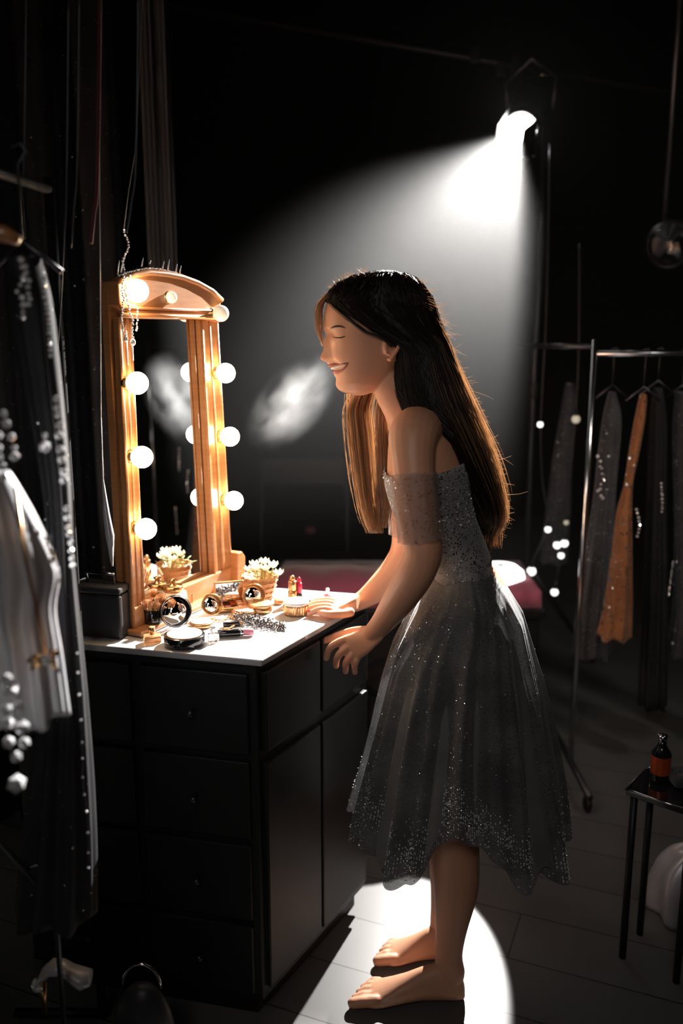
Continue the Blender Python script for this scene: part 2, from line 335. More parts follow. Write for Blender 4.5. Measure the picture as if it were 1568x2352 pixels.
# ------------------------------------------------------------------ bead strands
def bead_path(mb, pts, r, gap=1.0, jit=.0):
    q = [Vector(p) for p in pts]; acc = 0; i = 0; pos = q[0].copy()
    L = 0; nxt = 0
    for a, b in zip(q, q[1:]):
        l = (b-a).length
        while nxt < L+l:
            p = a+(b-a)*((nxt-L)/max(l, 1e-9)); rr = r*random.uniform(.75, 1.2)
            mb.gem(p+Vector([random.uniform(-jit, jit) for _ in range(3)]), rr); nxt += rr*2*gap
        L += l
    return mb
def strand(name, pp, Y, r, label, cat='beads', jit=.0, extra=None, gap=1.0, group=None):
    mb = MB(); bead_path(mb, [P(x, y, Y) for x, y in catmull(pp, 6)], r, gap, jit)
    root = thing(name, P(pp[0][0], pp[0][1], Y), label, cat, group)
    mb.build('crystal_beads', 'crystal', root, False)
    t = MB().tube([P(x, y, Y) for x, y in catmull(pp, 4)], .0008, 5)
    if Y < 1.4: q0 = P(pp[0][0], pp[0][1], Y); t.tube([q0, (q0.x, q0.y, 3.5)], .0004, 5)
    t.build('thread', 'matteblack', root)
    if extra:
        for (x, y, rr) in extra:
            MB().gem(P(x, y, Y), rr).build('pendant_drop', 'crystal', root, False)
    return root

# jewellery hung over the mirror's top left corner
def mstrand(pp, h, r, label, jit=.001, drops=()):
    root = thing('bead_necklace', PM(pp[0][0], pp[0][1], h), label, 'necklace', 'necklaces hung on the mirror corner')
    mb = MB(); bead_path(mb, [PM(x, y, h) for x, y in catmull(pp, 6)], r, 1.0, jit); mb.build('crystal_beads', 'crystal', root, False)
    for x, y, rr in drops: MB().sphere(PM(x, y, h), rr, 12, 8, (1, 1, 1.3)).build('pendant_drop', 'crystal', root)
mstrand([(285, 634), (284, 660), (283, 690), (280, 730), (283, 760), (289, 772)], .034, .0026, 'crystal necklace hanging nearest the left edge of the mirror', .0012, ((289, 779, .0045),))
mstrand([(300, 634), (290, 675), (296, 710), (305, 740), (304, 765), (305, 780)], .04, .0026, 'crystal necklace hanging lowest over the mirror corner, round drop at its end', .0014, ((305, 786, .0055),))
mstrand([(292, 636), (280, 655), (286, 690), (300, 700), (314, 705), (315, 735), (312, 762)], .036, .0022, 'short looped crystal necklace on the mirror corner beside the top bulb', .001)
root = thing('crystal_tiara', PM(340, 622, 0), 'spiky crystal tiara lying along the arched top of the mirror', 'tiara')
mb = MB(); tp = [(272, 634), (300, 624), (345, 616), (400, 626), (440, 643), (480, 664), (500, 676)]
bead_path(mb, [PM(x, y, .0) for x, y in catmull(tp, 6)], .0022, 1.0, .0006); mb.build('crystal_band', 'crystal', root, False)
for (x, y, hh) in ((270, 632, 34), (278, 626, 24), (325, 612, 20), (343, 606, 8), (373, 616, 16), (385, 622, 26), (403, 628, 22), (412, 630, 20)):
    MB().tube([PM(x, y, 0), PM(x+2, y-hh*.6, 0), PM(x+4, y-hh, 0)], [.0018, .0014, .0004], 6).build('spike', 'crystal', root)
strandtop = [(286, 625), (282, 600), (290, 580), (296, 560), (288, 540), (284, 525)]
root = thing('beaded_string', PM(284, 525, -.03), 'dim beaded cord rising from the mirror top left corner', 'beads')
mb = MB(); bead_path(mb, [PM(x, y, -.005) for x, y in catmull(strandtop, 6)], .0028, 1, .001); mb.build('crystal_beads', 'crystal', root, False)
MB().tube([PM(284, 530, -.005), PM(295, 440, -.005), PM(310, 350, -.005), PM(330, -60, -.005)], .0012, 6).build('thread', 'curtain', root)

# ------------------------------------------------------------------ make-up on the table
def T(px, py): return PZ(px, py, TZ+.0006)
def disc_prof(r, h, b=.0015): return [(r-b, 0), (r, b), (r, h-b), (r-b, h)]
def compact(name, label, base, r, h, caseM, powderM, lidc=None, lidr=None, tilt=None, rim='chrome'):
    root = thing(name, base, label, 'compact')
    MB().lathe(base, disc_prof(r, h), n=40).build('case', caseM, root)
    MB().lathe(base+Vector((0, 0, h)), [(r*.86, 0), (r*.86, .0012), (r*.8, .0018)], n=36).build('pressed_powder', powderM, root)
    if lidc is not None:
        n = tilt.normalized()
        l = MB().lathe(lidc-n*.003, [(lidr-.0015, 0), (lidr, .001), (lidr, .005), (lidr*.9, .006)], n, 40).build('lid', caseM, root)
        ring = [lidc+n*.004+(n.orthogonal().normalized()*math.cos(a)+n.cross(n.orthogonal().normalized())*math.sin(a))*lidr*.97 for a in [2*PI*k/40 for k in range(40)]]
        MB().tube(ring, .0016, 8, closed=True).build('lid_rim', rim, l)
        MB().lathe(lidc+n*.0031, [(lidr*.88, 0), (lidr*.88, .0008)], n, 40).build('lid_mirror', 'mirror', l)
    return root
tocam = Vector((.35, -1, .35))
# nearest: black compact with its round lid standing behind
b0 = T(424, 1478)
compact('black_compact', 'large round black compact of tan powder nearest the table edge', b0, .040, .020, 'blackplastic', 'powder')
# standing round mirror
rm = thing('round_mirror', T(405, 1440), 'round black-rimmed make-up mirror propped upright behind the large black compact', 'mirror')
c = T(405, 1440)+Vector((0, 0, .034)); n = Vector((.5, -1, .28)).normalized()
MB().lathe(c-n*.004, [(.031, 0), (.0335, .001), (.0335, .007), (.031, .008)], n, 44).build('rim', 'blackplastic', rm)
q1 = n.orthogonal().normalized(); q2 = n.cross(q1)
MB().tube([c+n*.004+(q1*math.cos(a)+q2*math.sin(a))*.031 for a in [2*PI*k/44 for k in range(44)]], .0013, 8, closed=True).build('silver_bezel', 'chrome', rm)
MB().lathe(c+n*.0042, [(.029, 0), (.029, .0006)], n, 44).build('mirror_glass', 'mirror', rm)
MB().tube([c-n*.004, c-n*.018+Vector((0, 0, -.034))], .0018, 8).build('strut', 'blackplastic', rm)
# gold compact open
b1 = T(462, 1437); nn = Vector((.55, -1, .45)); compact('gold_compact', 'open round gold compact beside the round black-rimmed mirror', b1, .025, .009, 'gold', 'powder', T(486, 1415)+Vector((0, 0, .026)), .0225, nn, 'gold')
b2 = T(560, 1410); compact('gold_compact', 'open gold compact with tall round lid in front of the flower basket', b2, .027, .011, 'gold', 'powder', T(583, 1398)+Vector((0, 0, .030)), .0255, Vector((.4, -1, .3)), 'gold')
# rectangular palette with upright lid
rp = thing('eyeshadow_palette', T(530, 1400), 'open gold eyeshadow palette with square lid standing against the mirror base', 'palette')
pc = T(530, 1400); ux = Vector((.95, .3, 0)).normalized(); uy = Vector((-ux.y, ux.x, 0))
MB().box(pc+Vector((0, 0, .005)), (.066, .036, .009), ux, uy).build('tray', 'gold', rp, False, .002)
lid = MB().box(pc+uy*.018+Vector((0, 0, .034)), (.066, .005, .052), ux, uy).build('lid', 'gold', rp, False, .002)
MB().box(pc+uy*.0148+Vector((0, 0, .034)), (.058, .001, .044), ux, uy).build('lid_mirror', 'mirror', lid, False)
for i in range(4):
    for j in range(2): MB().box(pc+ux*(-.022+i*.0147)+uy*(-.008+j*.016)+Vector((0, 0, .0100)), (.012, .013, .0012), ux, uy).build('shadow_pan', ('powder', 'rosepowder', 'gold', 'redglow')[(i+j) % 4], rp, False)
# wide gold case in front of that
gc = thing('powder_case', T(598, 1403), 'low closed gold powder case on the white tabletop behind the crystal necklace', 'case')
MB().lathe(T(598, 1403), disc_prof(.026, .011), n=40).build('case', 'gold', gc); MB().lathe(T(598, 1403)+Vector((0, 0, .012)), disc_prof(.0262, .007), n=40).build('lid', 'goldplastic', gc)
# powder jar with ribs
pj = thing('powder_jar', T(680, 1408), 'round ribbed gold powder jar with white lid, nearest the far hand', 'jar')
mb = MB(); rings = []
for z, rr in ((0, .026), (.002, .0275), (.019, .0275), (.021, .026)):
    rings.append([T(680, 1408)+Vector(((rr+(.0009 if k % 2 else -.0006))*math.cos(2*PI*k/64), (rr+(.0009 if k % 2 else -.0006))*math.sin(2*PI*k/64), z)) for k in range(64)])
mb.loft(rings).build('jar_body', 'gold', pj, False); MB().lathe(T(680, 1408)+Vector((0, 0, .021)), disc_prof(.0278, .008), n=40).build('lid', 'pearl', pj)
# lipsticks
def lipstick(px, py, r, h1, h2, label, m1, m2, bullet):
    b = T(px, py); o = thing('lipstick', b, label, 'lipstick', 'upright lipsticks by the jar')
    MB().lathe(b, disc_prof(r, h1, .001), n=26).build('base', m1, o); MB().lathe(b+Vector((0, 0, h1)), disc_prof(r*.86, h2, .001), n=26).build('barrel', m2, o)
    MB().lathe(b+Vector((0, 0, h1+h2)), [(r*.6, 0), (r*.6, .006), (r*.45, .010), (r*.1, .013)], n=20).build('bullet', bullet, o)
lipstick(672, 1385, .0105, .030, .022, 'tall gold lipstick standing upright at the left of the pair', 'gold', 'gold', 'gold')
lipstick(687, 1383, .0075, .022, .024, 'slim dark lipstick with red barrel standing at the right of the pair', 'blackplastic', 'lipred', 'lipred')
# small disc pot
sp = thing('cream_pot', T(640, 1386), 'tiny flat bronze cream pot left of the lipsticks', 'pot')
MB().lathe(T(640, 1386), disc_prof(.011, .006), n=28).build('pot', 'goldplastic', sp); MB().lathe(T(640, 1386)+Vector((0, 0, .0062)), disc_prof(.0112, .004), n=28).build('lid', 'goldplastic', sp)
# lying lipstick
def lying(px0, py0, px1, py1, r, label, parts, cat='lipstick'):
    a = T(px0, py0)+Vector((0, 0, r)); b = T(px1, py1)+Vector((0, 0, r)); o = thing('lipstick' if cat == 'lipstick' else 'makeup_brush', a, label, cat)
    u = b-a; t = 0
    for nm, frac, rr, m_ in parts:
        MB().tube([a+u*t, a+u*(t+frac*.04), a+u*(t+frac*.96), a+u*(t+frac)], [rr*.9, rr, rr, rr*.9], 18).build(nm, m_, o); t += frac
lying(500, 1464, 582, 1459, .0078, 'black and rose lipstick lying on its side at the near edge', (('cap', .62, .0078, 'blackplastic'), ('collar', .1, .0074, 'chrome'), ('barrel', .28, .0068, 'pinkplastic')))
lying(512, 1440, 560, 1436, .005, 'short dark lip pencil lying behind the black and rose lipstick', (('barrel', .8, .005, 'blackplastic'), ('tip', .2, .004, 'gold')), 'pencil')
# brushes in front of left post
bh = thing('brush_holder', T(352, 1440), 'dark cup holding fluffy make-up brushes in the front left corner of the mirror', 'cup')
c0 = T(352, 1440); MB().lathe(c0, [(.018, 0), (.020, .002), (.022, .042), (.020, .042), (.019, .006)], n=30).build('cup', 'blackplastic', bh)
for i, (dx, dy, h_) in enumerate(((-.012, 0, .068), (.0, .008, .076), (.012, -.002, .07), (.006, -.010, .06), (-.006, -.01, .062), (.022, -.004, .063))):
    o = thing('makeup_brush', c0+Vector((dx*.6, dy*.6, .006)), ['fluffy brush leaning furthest left in the dark cup', 'tallest fluffy brush at the back of the dark cup', 'fluffy brush on the right side of the dark cup', 'short brush at the front right of the dark cup', 'short brush at the front left of the dark cup', 'brush leaning out of the dark cup towards the round mirror'][i], 'brush', 'brushes in the dark cup')
    b_ = c0+Vector((dx*.6, dy*.6, .006)); t_ = c0+Vector((dx*1.5, dy*1.5, h_-.022)); d_ = (t_-b_).normalized()
    MB().tube([b_, t_], .0024, 8).build('handle', 'blackplastic', o); MB().tube([t_, t_+d_*.006], .0035, 10).build('ferrule', 'brass', o)
    mb = MB()
    for k in range(70):
        a = random.uniform(0, 2*PI); q = random.random()**.5; s_ = d_.orthogonal().normalized(); s2 = d_.cross(s_)
        off = (s_*math.cos(a)+s2*math.sin(a))*q
        mb.tube([t_+d_*.005+off*.003, t_+d_*.014+off*.008, t_+d_*(.026-q*.004)+off*.009], [.0004, .0004, .0002], 3)
    mb.build('bristles', 'bristle', o, kind='stuff')
# glowing white jar and candle holder in the mirror corner
wj = thing('frosted_jar', T(400, 1414), 'big frosted white glass jar shining in front of the mirror left corner', 'jar')
c0 = T(400, 1414); MB().lathe(c0, [(.022, 0), (.027, .004), (.029, .02), (.029, .04), (.028, .052), (.020, .056)], n=36).build('jar_body', 'wax', wj)
MB().lathe(c0+Vector((0, 0, .056)), [(.021, 0), (.021, .010), (.019, .012), (.006, .014), (.006, .02), (.009, .024), (.0, .028)], n=30).build('lid', 'gold', wj)
# perfume bottles
def perfume(px, py, w_, h_, m_, label, capm='gold'):
    b = T(px, py); o = thing('perfume_bottle', b, label, 'bottle')
    MB().box(b+Vector((0, 0, h_/2)), (w_, w_*.6, h_), (.95, .3, 0), (-.3, .95, 0)).build('bottle', m_, o, False, .003)
    MB().lathe(b+Vector((0, 0, h_)), [(.004, 0), (.004, .004), (.0065, .005), (.0065, .015), (.005, .016)], n=20).build('stopper', capm, o)
perfume(490, 1473, .022, .017, 'glass', 'small clear crystal bottle between the black compact and the lying lipstick', 'crystal')
perfume(432, 1394, .024, .032, 'amber', 'amber perfume bottle beside the frosted white jar')
perfume(350, 1475, .034, .016, 'amber', 'squat amber bottle at the left end of the tabletop', 'goldplastic')
# necklace heap
mb = MB(); root = thing('crystal_necklace', T(600, 1440), 'heap of silver crystal necklace lying across the white tabletop', 'necklace')
for k in range(620):
    t = random.random(); px = 538+118*t; py = 1424+20*t+random.gauss(0, 6.5-2.5*t)
    base_ = T(px, py); mb.gem(base_+Vector((0, 0, .002+max(0, (.010*(1-t)+.003)*random.random()))), random.uniform(.0014, .0027))
mb.build('crystal_beads', 'silverbead', root, False, kind='stuff')
# gold chain
ch = MB(); pts = catmull([(455, 1428), (480, 1424), (505, 1428), (530, 1420), (545, 1430), (530, 1444), (512, 1448)], 10)
for i, (x, y) in enumerate(pts):
    p = T(x, y)+Vector((0, 0, .003)); a = random.uniform(0, 3); r_ = .003
    ch.tube([p+Vector((math.cos(q)*r_, math.sin(q)*r_*(.6 if i % 2 else 1), math.sin(q+a)*.0015)) for q in [2*PI*k/8 for k in range(8)]], .0007, 5, closed=True)
single(ch, 'gold_chain', 'gold', 'thin gold chain trailing between the gold compact and the crystal necklace', 'chain')
# flower basket
fb = thing('flower_basket', T(597, 1372), 'small woven basket of white flowers at the far end of the mirror', 'basket')
c0 = T(597, 1374); mb = MB(); prof = [(.026, 0), (.030, .010), (.035, .03), (.040, .052)]
mb.lathe(c0, prof+[(.037, .052), (.030, .02)], n=36).build('basket', 'wicker', fb)
for z_, r_ in ((.006, .0295), (.018, .0325), (.03, .036), (.042, .0385), (.053, .0405)):
    w_ = MB().tube([c0+Vector((math.cos(a)*(r_+.0015*math.sin(a*14+z_*900)), math.sin(a)*(r_+.0015*math.sin(a*14+z_*900)), z_+.001*math.cos(a*14))) for a in [2*PI*k/84 for k in range(84)]], .0022, 6, closed=True)
    w_.build('woven_band', 'wicker', fb)
k_ = 0
for (dx, dy, dz) in ((-.022, -.012, .066), (-.004, -.02, .072), (.016, -.016, .070), (.032, -.006, .074), (-.012, .012, .072), (.010, .012, .078), (.03, .014, .07), (.044, -.012, .058)):
    c = c0+Vector((dx, dy, dz))
    o = thing('white_flower', c0+Vector((dx*.6, dy*.6, .03)), 'white flower '+['at the left rim of the basket', 'at the near middle of the basket', 'right of the middle at the basket front', 'high on the right of the basket', 'at the back left of the basket', 'tallest at the back of the basket', 'at the back right of the basket', 'drooping over the right rim of the basket'][k_], 'flower', 'flowers in the woven basket'); k_ += 1
    MB().tube([c0+Vector((dx*.5, dy*.5, .03)), c], .001, 6).build('stem', 'leaf', o)
    mb = MB()
    for k in range(7):
        a = 2*PI*k/7+dx*50; d_ = Vector((math.cos(a), math.sin(a), 0)); s_ = Vector((-d_.y, d_.x, 0))
        p0 = c; p1 = c+d_*.006+Vector((0, 0, .003)); p2 = c+d_*.011+Vector((0, 0, .009)); p3 = c+d_*.012+Vector((0, 0, .014))
        vs = [p0-s_*.001, p0+s_*.001, p1-s_*.004, p1+s_*.004, p2-s_*.0045, p2+s_*.0045, p3]
        mb.add(vs+[v+Vector((0, 0, -.0008)) for v in vs], [(0, 1, 3, 2), (2, 3, 5, 4), (4, 5, 6), (7, 9, 10, 8), (9, 11, 12, 10), (11, 13, 12)])
    mb.build('petals', 'petal', o); MB().sphere(c+Vector((0, 0, .003)), .003, 8, 6).build('flower_centre', 'leaf', o)
mb = MB()
for k in range(26):
    a = random.uniform(0, 2*PI); r_ = random.uniform(.01, .04); c = c0+Vector((math.cos(a)*r_, math.sin(a)*r_, random.uniform(.052, .062))); d_ = Vector((math.cos(a), math.sin(a), random.uniform(-.2, .8))).normalized(); s_ = d_.cross(Vector((0, 0, 1))).normalized()
    mb.add([c, c+d_*.008+s_*.004, c+d_*.018, c+d_*.008-s_*.004, c+d_*.009+Vector((0, 0, -.001))], [(0, 1, 2, 3), (0, 3, 4), (3, 2, 4), (2, 1, 4), (1, 0, 4)])
mb.build('leaves', 'leaf', fb, kind='stuff')
# black make-up case left of the mirror
mcs = thing('makeup_case', T(262, 1470), 'black make-up case standing on the tabletop left of the mirror', 'case'); c0 = PZ(258, 1466, TZ+.0008)+Vector((-.014, .033, 0))
MB().box(c0+Vector((-.012, 0, .045)), (.11, .06, .09), uE, nE).build('case_body', 'darkleather', mcs, False, .005); MB().box(c0+Vector((-.012, 0, .098)), (.112, .062, .014), uE, nE).build('lid', 'darkleather', mcs, False, .004)
MB().tube([c0-uE*.03+Vector((-.012, 0, .104)), c0-uE*.03+Vector((-.012, 0, .125)), c0+uE*.03+Vector((-.012, 0, .125)), c0+uE*.03+Vector((-.012, 0, .104))], .003, 8).build('handle', 'chrome', mcs)
# small pink pot by the far hand
pp_ = thing('nail_varnish', T(752, 1376), 'pink nail varnish bottle standing just behind the far hand', 'bottle')
MB().lathe(T(752, 1376), disc_prof(.009, .012), n=20).build('bottle', 'pinkplastic', pp_); MB().lathe(T(752, 1376)+Vector((0, 0, .012)), [(.0045, 0), (.0045, .012), (.003, .014)], n=16).build('cap', 'pearl', pp_)

# ------------------------------------------------------------------ the woman
HY = 1.70
woman = thing('person', P(1010, 2235, 1.69)*1.0, 'smiling barefoot woman in a glittering grey dress leaning on the white dressing table', 'person')
woman.location.z = 0
Fp = [(632, 850), (640, 805), (660, 778), (680, 760), (700, 748), (720, 744), (740, 743), (755, 742), (768, 748), (778, 747), (790, 744), (803, 741), (815, 736), (823, 732), (829, 738), (832, 750), (838, 753), (843, 756), (847, 765), (850, 768), (855, 764), (861, 766), (869, 772), (876, 771), (884, 770), (892, 774), (899, 782), (905, 800), (908, 815)]
Bp = [(632, 850), (640, 805), (660, 778), (680, 760), (700, 748), (720, 744), (740, 746), (760, 752), (780, 757), (800, 761), (820, 764), (840, 768), (860, 773), (880, 777), (895, 785), (903, 800), (908, 815)]
Xb = [(632, 905), (640, 925), (660, 955), (700, 978), (740, 982), (780, 972), (820, 945), (840, 925), (860, 905), (880, 888), (895, 870), (903, 850), (908, 835)]
Wd = [(632, .018), (640, .036), (660, .058), (700, .072), (740, .075), (780, .071), (800, .068), (820, .064), (840, .059), (860, .053), (880, .044), (895, .032), (903, .021), (908, .008)]
Sg = [(632, .03), (755, .03), (768, .010), (785, .0085), (803, .0105), (815, .0135), (826, .015), (832, .011), (840, .017), (850, .019), (860, .018), (870, .02), (908, .02)]
def hslice(py):
    b = interp(Bp, py); x1 = interp(Xb, py); return b, x1, interp(Wd, py)
def headpt(py, th):
    b, x1, w_ = hslice(py); cx = b+(x1-b)*.48
    c_, s_ = math.cos(th), math.sin(th)
    if c_ > 0: px = cx-(cx-b)*abs(c_)**.9
    else: px = cx+(x1-cx)*abs(c_)
    y = w_*math.copysign(abs(s_)**.85, s_)
    if c_ > 0:
        px += (interp(Fp, py)-b)*math.exp(-(y/interp(Sg, py))**2)
        ay = abs(y)
        px += 9*math.exp(-((ay-.027)/.013)**2-((py-768)/10)**2)
        px -= 4*math.exp(-((ay-.028)/.011)**2-((py-775)/7)**2)
        px -= 5*math.exp(-((ay-.036)/.016)**2-((py-815)/15)**2)
        px += 5*math.exp(-((ay-.030)/.007)**2-((py-838)/9)**2)
        px -= 3*math.exp(-((ay-.025)/.018)**2-((py-752)/5)**2)
    return px, y
def facept(px, py, lift=0.0, side=-1):
    """point on the head surface seen at px,py on the near side"""
    best = None
    for k in range(1, 180):
        th = PI*k/180; x, y = headpt(py, th)
        if best is None or abs(x-px) < best[0]: best = (abs(x-px), y)
    return P(px, py, HY, side*(best[1]+lift))
bd = MB()
rings = []
py = 632.0
while py <= 908:
    rings.append([P(*((lambda q: (q[0], py, HY, -q[1]))(headpt(py, 2*PI*k/72)))) for k in range(72)]); py += 2.4
bd.loft(rings)
# ear
def ear(side):
    c = facept(893, 800, 0, side); s_ = side
    pts = [(884, 812), (881, 797), (884, 779), (895, 768), (907, 772), (911, 786), (906, 802), (897, 815), (890, 824), (885, 820)]
    bd.tube([P(x, y, HY, s_*(.068+(.010 if x > 890 else .003))) for x, y in catmull(pts, 4)], .0042, 8)
    bd.sphere(P(896, 795, HY, s_*.066), .014, 12, 8, (1, .35, 1.4))
ear(-1); ear(1)
# neck, torso
def ell(c, e1, a, e2, b, n=40, ex=1.0):
    return [c+e1*a*math.cos(2*PI*k/n)+e2*b*math.copysign(abs(math.sin(2*PI*k/n))**ex, math.sin(2*PI*k/n)) for k in range(n)]
def spine_loft(sec, n=40):
    """sec: (px,py,Y,a,b) -> rings perpendicular to the spine in the picture plane"""
    cs = [P(x, y, Y) for x, y, Y, a, b in sec]; rings = []
    for i, (x, y, Y, a, b) in enumerate(sec):
        d = (cs[min(i+1, len(cs)-1)]-cs[max(i-1, 0)]); d.y = 0; d.normalize(); e1 = Vector((-d.z, 0, d.x))
        rings.append(ell(cs[i], e1, a, Vector((0, 1, 0)), b, n, .9))
    return rings
bd.loft(spine_loft(catmull([(898, 850, 1.70, .036, .040), (908, 890, 1.70, .043, .045), (926, 925, 1.70, .044, .047), (945, 955, 1.70, .052, .062), (955, 985, 1.70, .052, .08)], 3)))
TOR = [(940, 958, 1.70, .030, .060), (950, 978, 1.70, .048, .125), (962, 1010, 1.70, .064, .150), (975, 1050, 1.70, .076, .152), (985, 1095, 1.70, .083, .146), (993, 1145, 1.70, .078, .136), (1010, 1200, 1.70, .068, .124), (1042, 1258, 1.69, .056, .116), (1064, 1310, 1.69, .055, .125), (1082, 1360, 1.69, .068, .140), (1088, 1410, 1.69, .076, .148), (1085, 1450, 1.69, .070, .14)]
TORS = catmull(TOR, 4)
bd.loft(spine_loft(TORS))
def limb(pts, sub=4, n=20):
    q = catmull([(*P(x, y, Y), r) for x, y, Y, r in pts], sub)
    bd.capsule([Vector(p[:3]) for p in q], [p[3] for p in q], n)
# arms
limb([(975, 985, 1.66, .045), (960, 990, 1.61, .048), (949, 1005, 1.572, .046), (947, 1045, 1.555, .0410), (951, 1100, 1.538, .0370), (958, 1170, 1.52, .0345), (966, 1230, 1.515, .0330), (972, 1270, 1.515, .0340), (953, 1318, 1.535, .0350), (918, 1375, 1.585, .0315), (880, 1428, 1.645, .0240), (858, 1452, 1.675, .0205)])
limb([(970, 985, 1.75, .045), (950, 985, 1.79, .045), (938, 1000, 1.835, .043), (932, 1060, 1.86, .037), (930, 1140, 1.885, .035), (935, 1210, 1.895, .034), (930, 1268, 1.90, .034), (905, 1315, 1.89, .034), (868, 1352, 1.875, .029), (835, 1376, 1.865, .0215), (815, 1386, 1.86, .019)])
# near hand: resting over the table edge, back of the hand to the camera
def chain(pts, r0, r1):
    q = catmull([(*P(x, y, Y),) for x, y, Y in pts], 4); n = len(q)
    bd.capsule([Vector(p) for p in q], [r0+(r1-r0)*i/(n-1) for i in range(n)], 12)
rings = []
for (x0, y0, x1, y1, Y, th) in ((868, 1432, 880, 1466, 1.668, .017), (850, 1440, 862, 1484, 1.680, .017), (832, 1446, 846, 1500, 1.69, .016), (810, 1453, 832, 1511, 1.70, .0145), (790, 1461, 815, 1513, 1.705, .012)):
    a = P(x0, y0, Y); b = P(x1, y1, Y-.012); c = (a+b)/2; e1 = (b-a)/2
    rings.append([c+e1*math.copysign(abs(math.cos(2*PI*k/24))**.7, math.cos(2*PI*k/24))+Vector((0, 1, .0))*th*math.sin(2*PI*k/24) for k in range(24)])
bd.loft(rings)
chain([(800, 1466, 1.705), (775, 1476, 1.70), (756, 1490, 1.70), (749, 1512, 1.71)], .0092, .0068)
chain([(808, 1481, 1.70), (788, 1494, 1.692), (774, 1510, 1.694), (771, 1530, 1.71)], .0092, .0068)
chain([(815, 1494, 1.70), (803, 1508, 1.688), (794, 1524, 1.69), (793, 1543, 1.705)], .0088, .0066)
chain([(824, 1503, 1.695), (818, 1518, 1.686), (814, 1531, 1.69), (815, 1545, 1.70)], .0078, .006)
chain([(850, 1448, 1.70), (815, 1449, 1.725), (780, 1458, 1.74), (745, 1472, 1.75)], .0105, .0072)
# far hand: palm flat on the tabletop
rings = []
for (px, py, w_, th) in ((822, 1384, .020, .018), (808, 1387, .026, .016), (792, 1391, .034, .014), (778, 1394, .037, .012), (766, 1396, .036, .0095)):
    c = PZ(px, py, TZ+th*.9+.003); rings.append([c+Vector((.25, .97, 0))*w_*math.copysign(abs(math.cos(2*PI*k/24))**.7, math.cos(2*PI*k/24))+Vector((0, 0, 1))*th*math.sin(2*PI*k/24) for k in range(24)])
bd.loft(rings)
k0 = PZ(770, 1396, TZ+.012); fx = Vector((-.97, .12, 0)).normalized(); fy = Vector((.12, .97, 0)).normalized()
NAIL = []
for off, L_, r_ in ((-.029, .052, .0078), (-.010, .064, .0086), (.011, .068, .0088), (.030, .062, .0086)):
    b_ = k0+fy*off; d_ = (fx+fy*off*3).normalized()
    pts = [b_-d_*.012+Vector((0, 0, -.002)), b_+d_*.012+Vector((0, 0, .006)), b_+d_*L_*.6+Vector((0, 0, .005)), b_+d_*L_+Vector((0, 0, -.004))]
    q = catmull([tuple(p) for p in pts], 4); bd.capsule([Vector(p) for p in q], [r_+( .0064-r_)*i/(len(q)-1) for i in range(len(q))], 12); NAIL.append((b_+d_*(L_+.001)+Vector((0, 0, .002)), d_))
b_ = k0-fy*.030+Vector((.035, 0, 0)); pts = [b_, b_-fy*.016+fx*.018, b_-fy*.020+fx*.042, b_-fy*.016+fx*.060]; q = catmull([tuple(p) for p in pts], 4)
bd.capsule([Vector(p) for p in q], [.011-.004*i/(len(q)-1) for i in range(len(q))], 12)
# legs
limb([(1080, 1430, 1.625, .070), (1078, 1510, 1.62, .074), (1070, 1650, 1.615, .070), (1052, 1800, 1.62, .055), (1042, 1872, 1.622, .050), (1045, 1960, 1.63, .0505), (1046, 2040, 1.63, .047), (1036, 2130, 1.628, .034), (1030, 2190, 1.625, .0295), (1034, 2232, 1.62, .031)], 4, 28)
limb([(1080, 1430, 1.755, .070), (1074, 1510, 1.755, .074), (1060, 1640, 1.758, .068), (1035, 1780, 1.755, .053), (1026, 1840, 1.755, .048), (1030, 1920, 1.76, .0485), (1032, 1990, 1.76, .045), (1022, 2075, 1.755, .033), (1016, 2125, 1.75, .0285), (1020, 2150, 1.75, .029)], 4, 28)
def foot(heel, toe):
    d = (toe-heel); L_ = d.length; d.normalize(); s_ = Vector((-d.y, d.x, 0)); rings = []
    for t, w_, h_ in ((0, .010, .03), (.02, .022, .048), (.08, .029, .064), (.18, .031, .078), (.28, .031, .080), (.40, .031, .070), (.52, .034, .055), (.64, .039, .042), (.74, .043, .032), (.82, .043, .025), (.87, .038, .018)):
        c = heel+d*L_*t; n = 24; r = []
        for k in range(n):
            a = 2*PI*k/n; x = math.cos(a)*w_; z = math.sin(a); z = h_*.42+z*h_*.58 if z > 0 else h_*.42+z*h_*.40
            r.append(c+s_*x*(1 if z < h_*.5 else .85)+Vector((0, 0, z+.002)))
        rings.append(r)
    bd.loft(rings)
    for off, st, ln, r_ in ((.026, .80, .21, .0125), (.008, .82, .17, .0088), (-.008, .81, .14, .0082), (-.022, .79, .12, .0078), (-.034, .76, .10, .0074)):
        so = off*1.0
        p0 = heel+d*L_*st+s_*so; p1 = heel+d*L_*(st+ln*.55)+s_*so*1.05; p2 = heel+d*L_*(st+ln)+s_*so*1.05
        bd.capsule([p0+Vector((0, 0, .017)), p1+Vector((0, 0, .016)), p2+Vector((0, 0, r_+.001))], [r_, r_*1.0, r_*.95], 12)
foot(PZ(1066, 2292, 0)+Vector((0, 0, 0)), PZ(812, 2294, 0)); foot(PZ(1050, 2200, 0), PZ(880, 2199, 0)-Vector((.012, 0, 0)))
body_o = bd.build('body', 'skin', woman)
rm_ = body_o.modifiers.new('remesh', 'REMESH'); rm_.mode = 'VOXEL'; rm_.voxel_size = .0024; rm_.use_smooth_shade = True
sm = body_o.modifiers.new('smooth', 'SMOOTH'); sm.factor = .5; sm.iterations = 8
dg = bpy.context.evaluated_depsgraph_get(); me2 = bpy.data.meshes.new_from_object(body_o.evaluated_get(dg)); body_o.modifiers.clear(); body_o.data = me2
me2.polygons.foreach_set('use_smooth', [True]*len(me2.polygons))
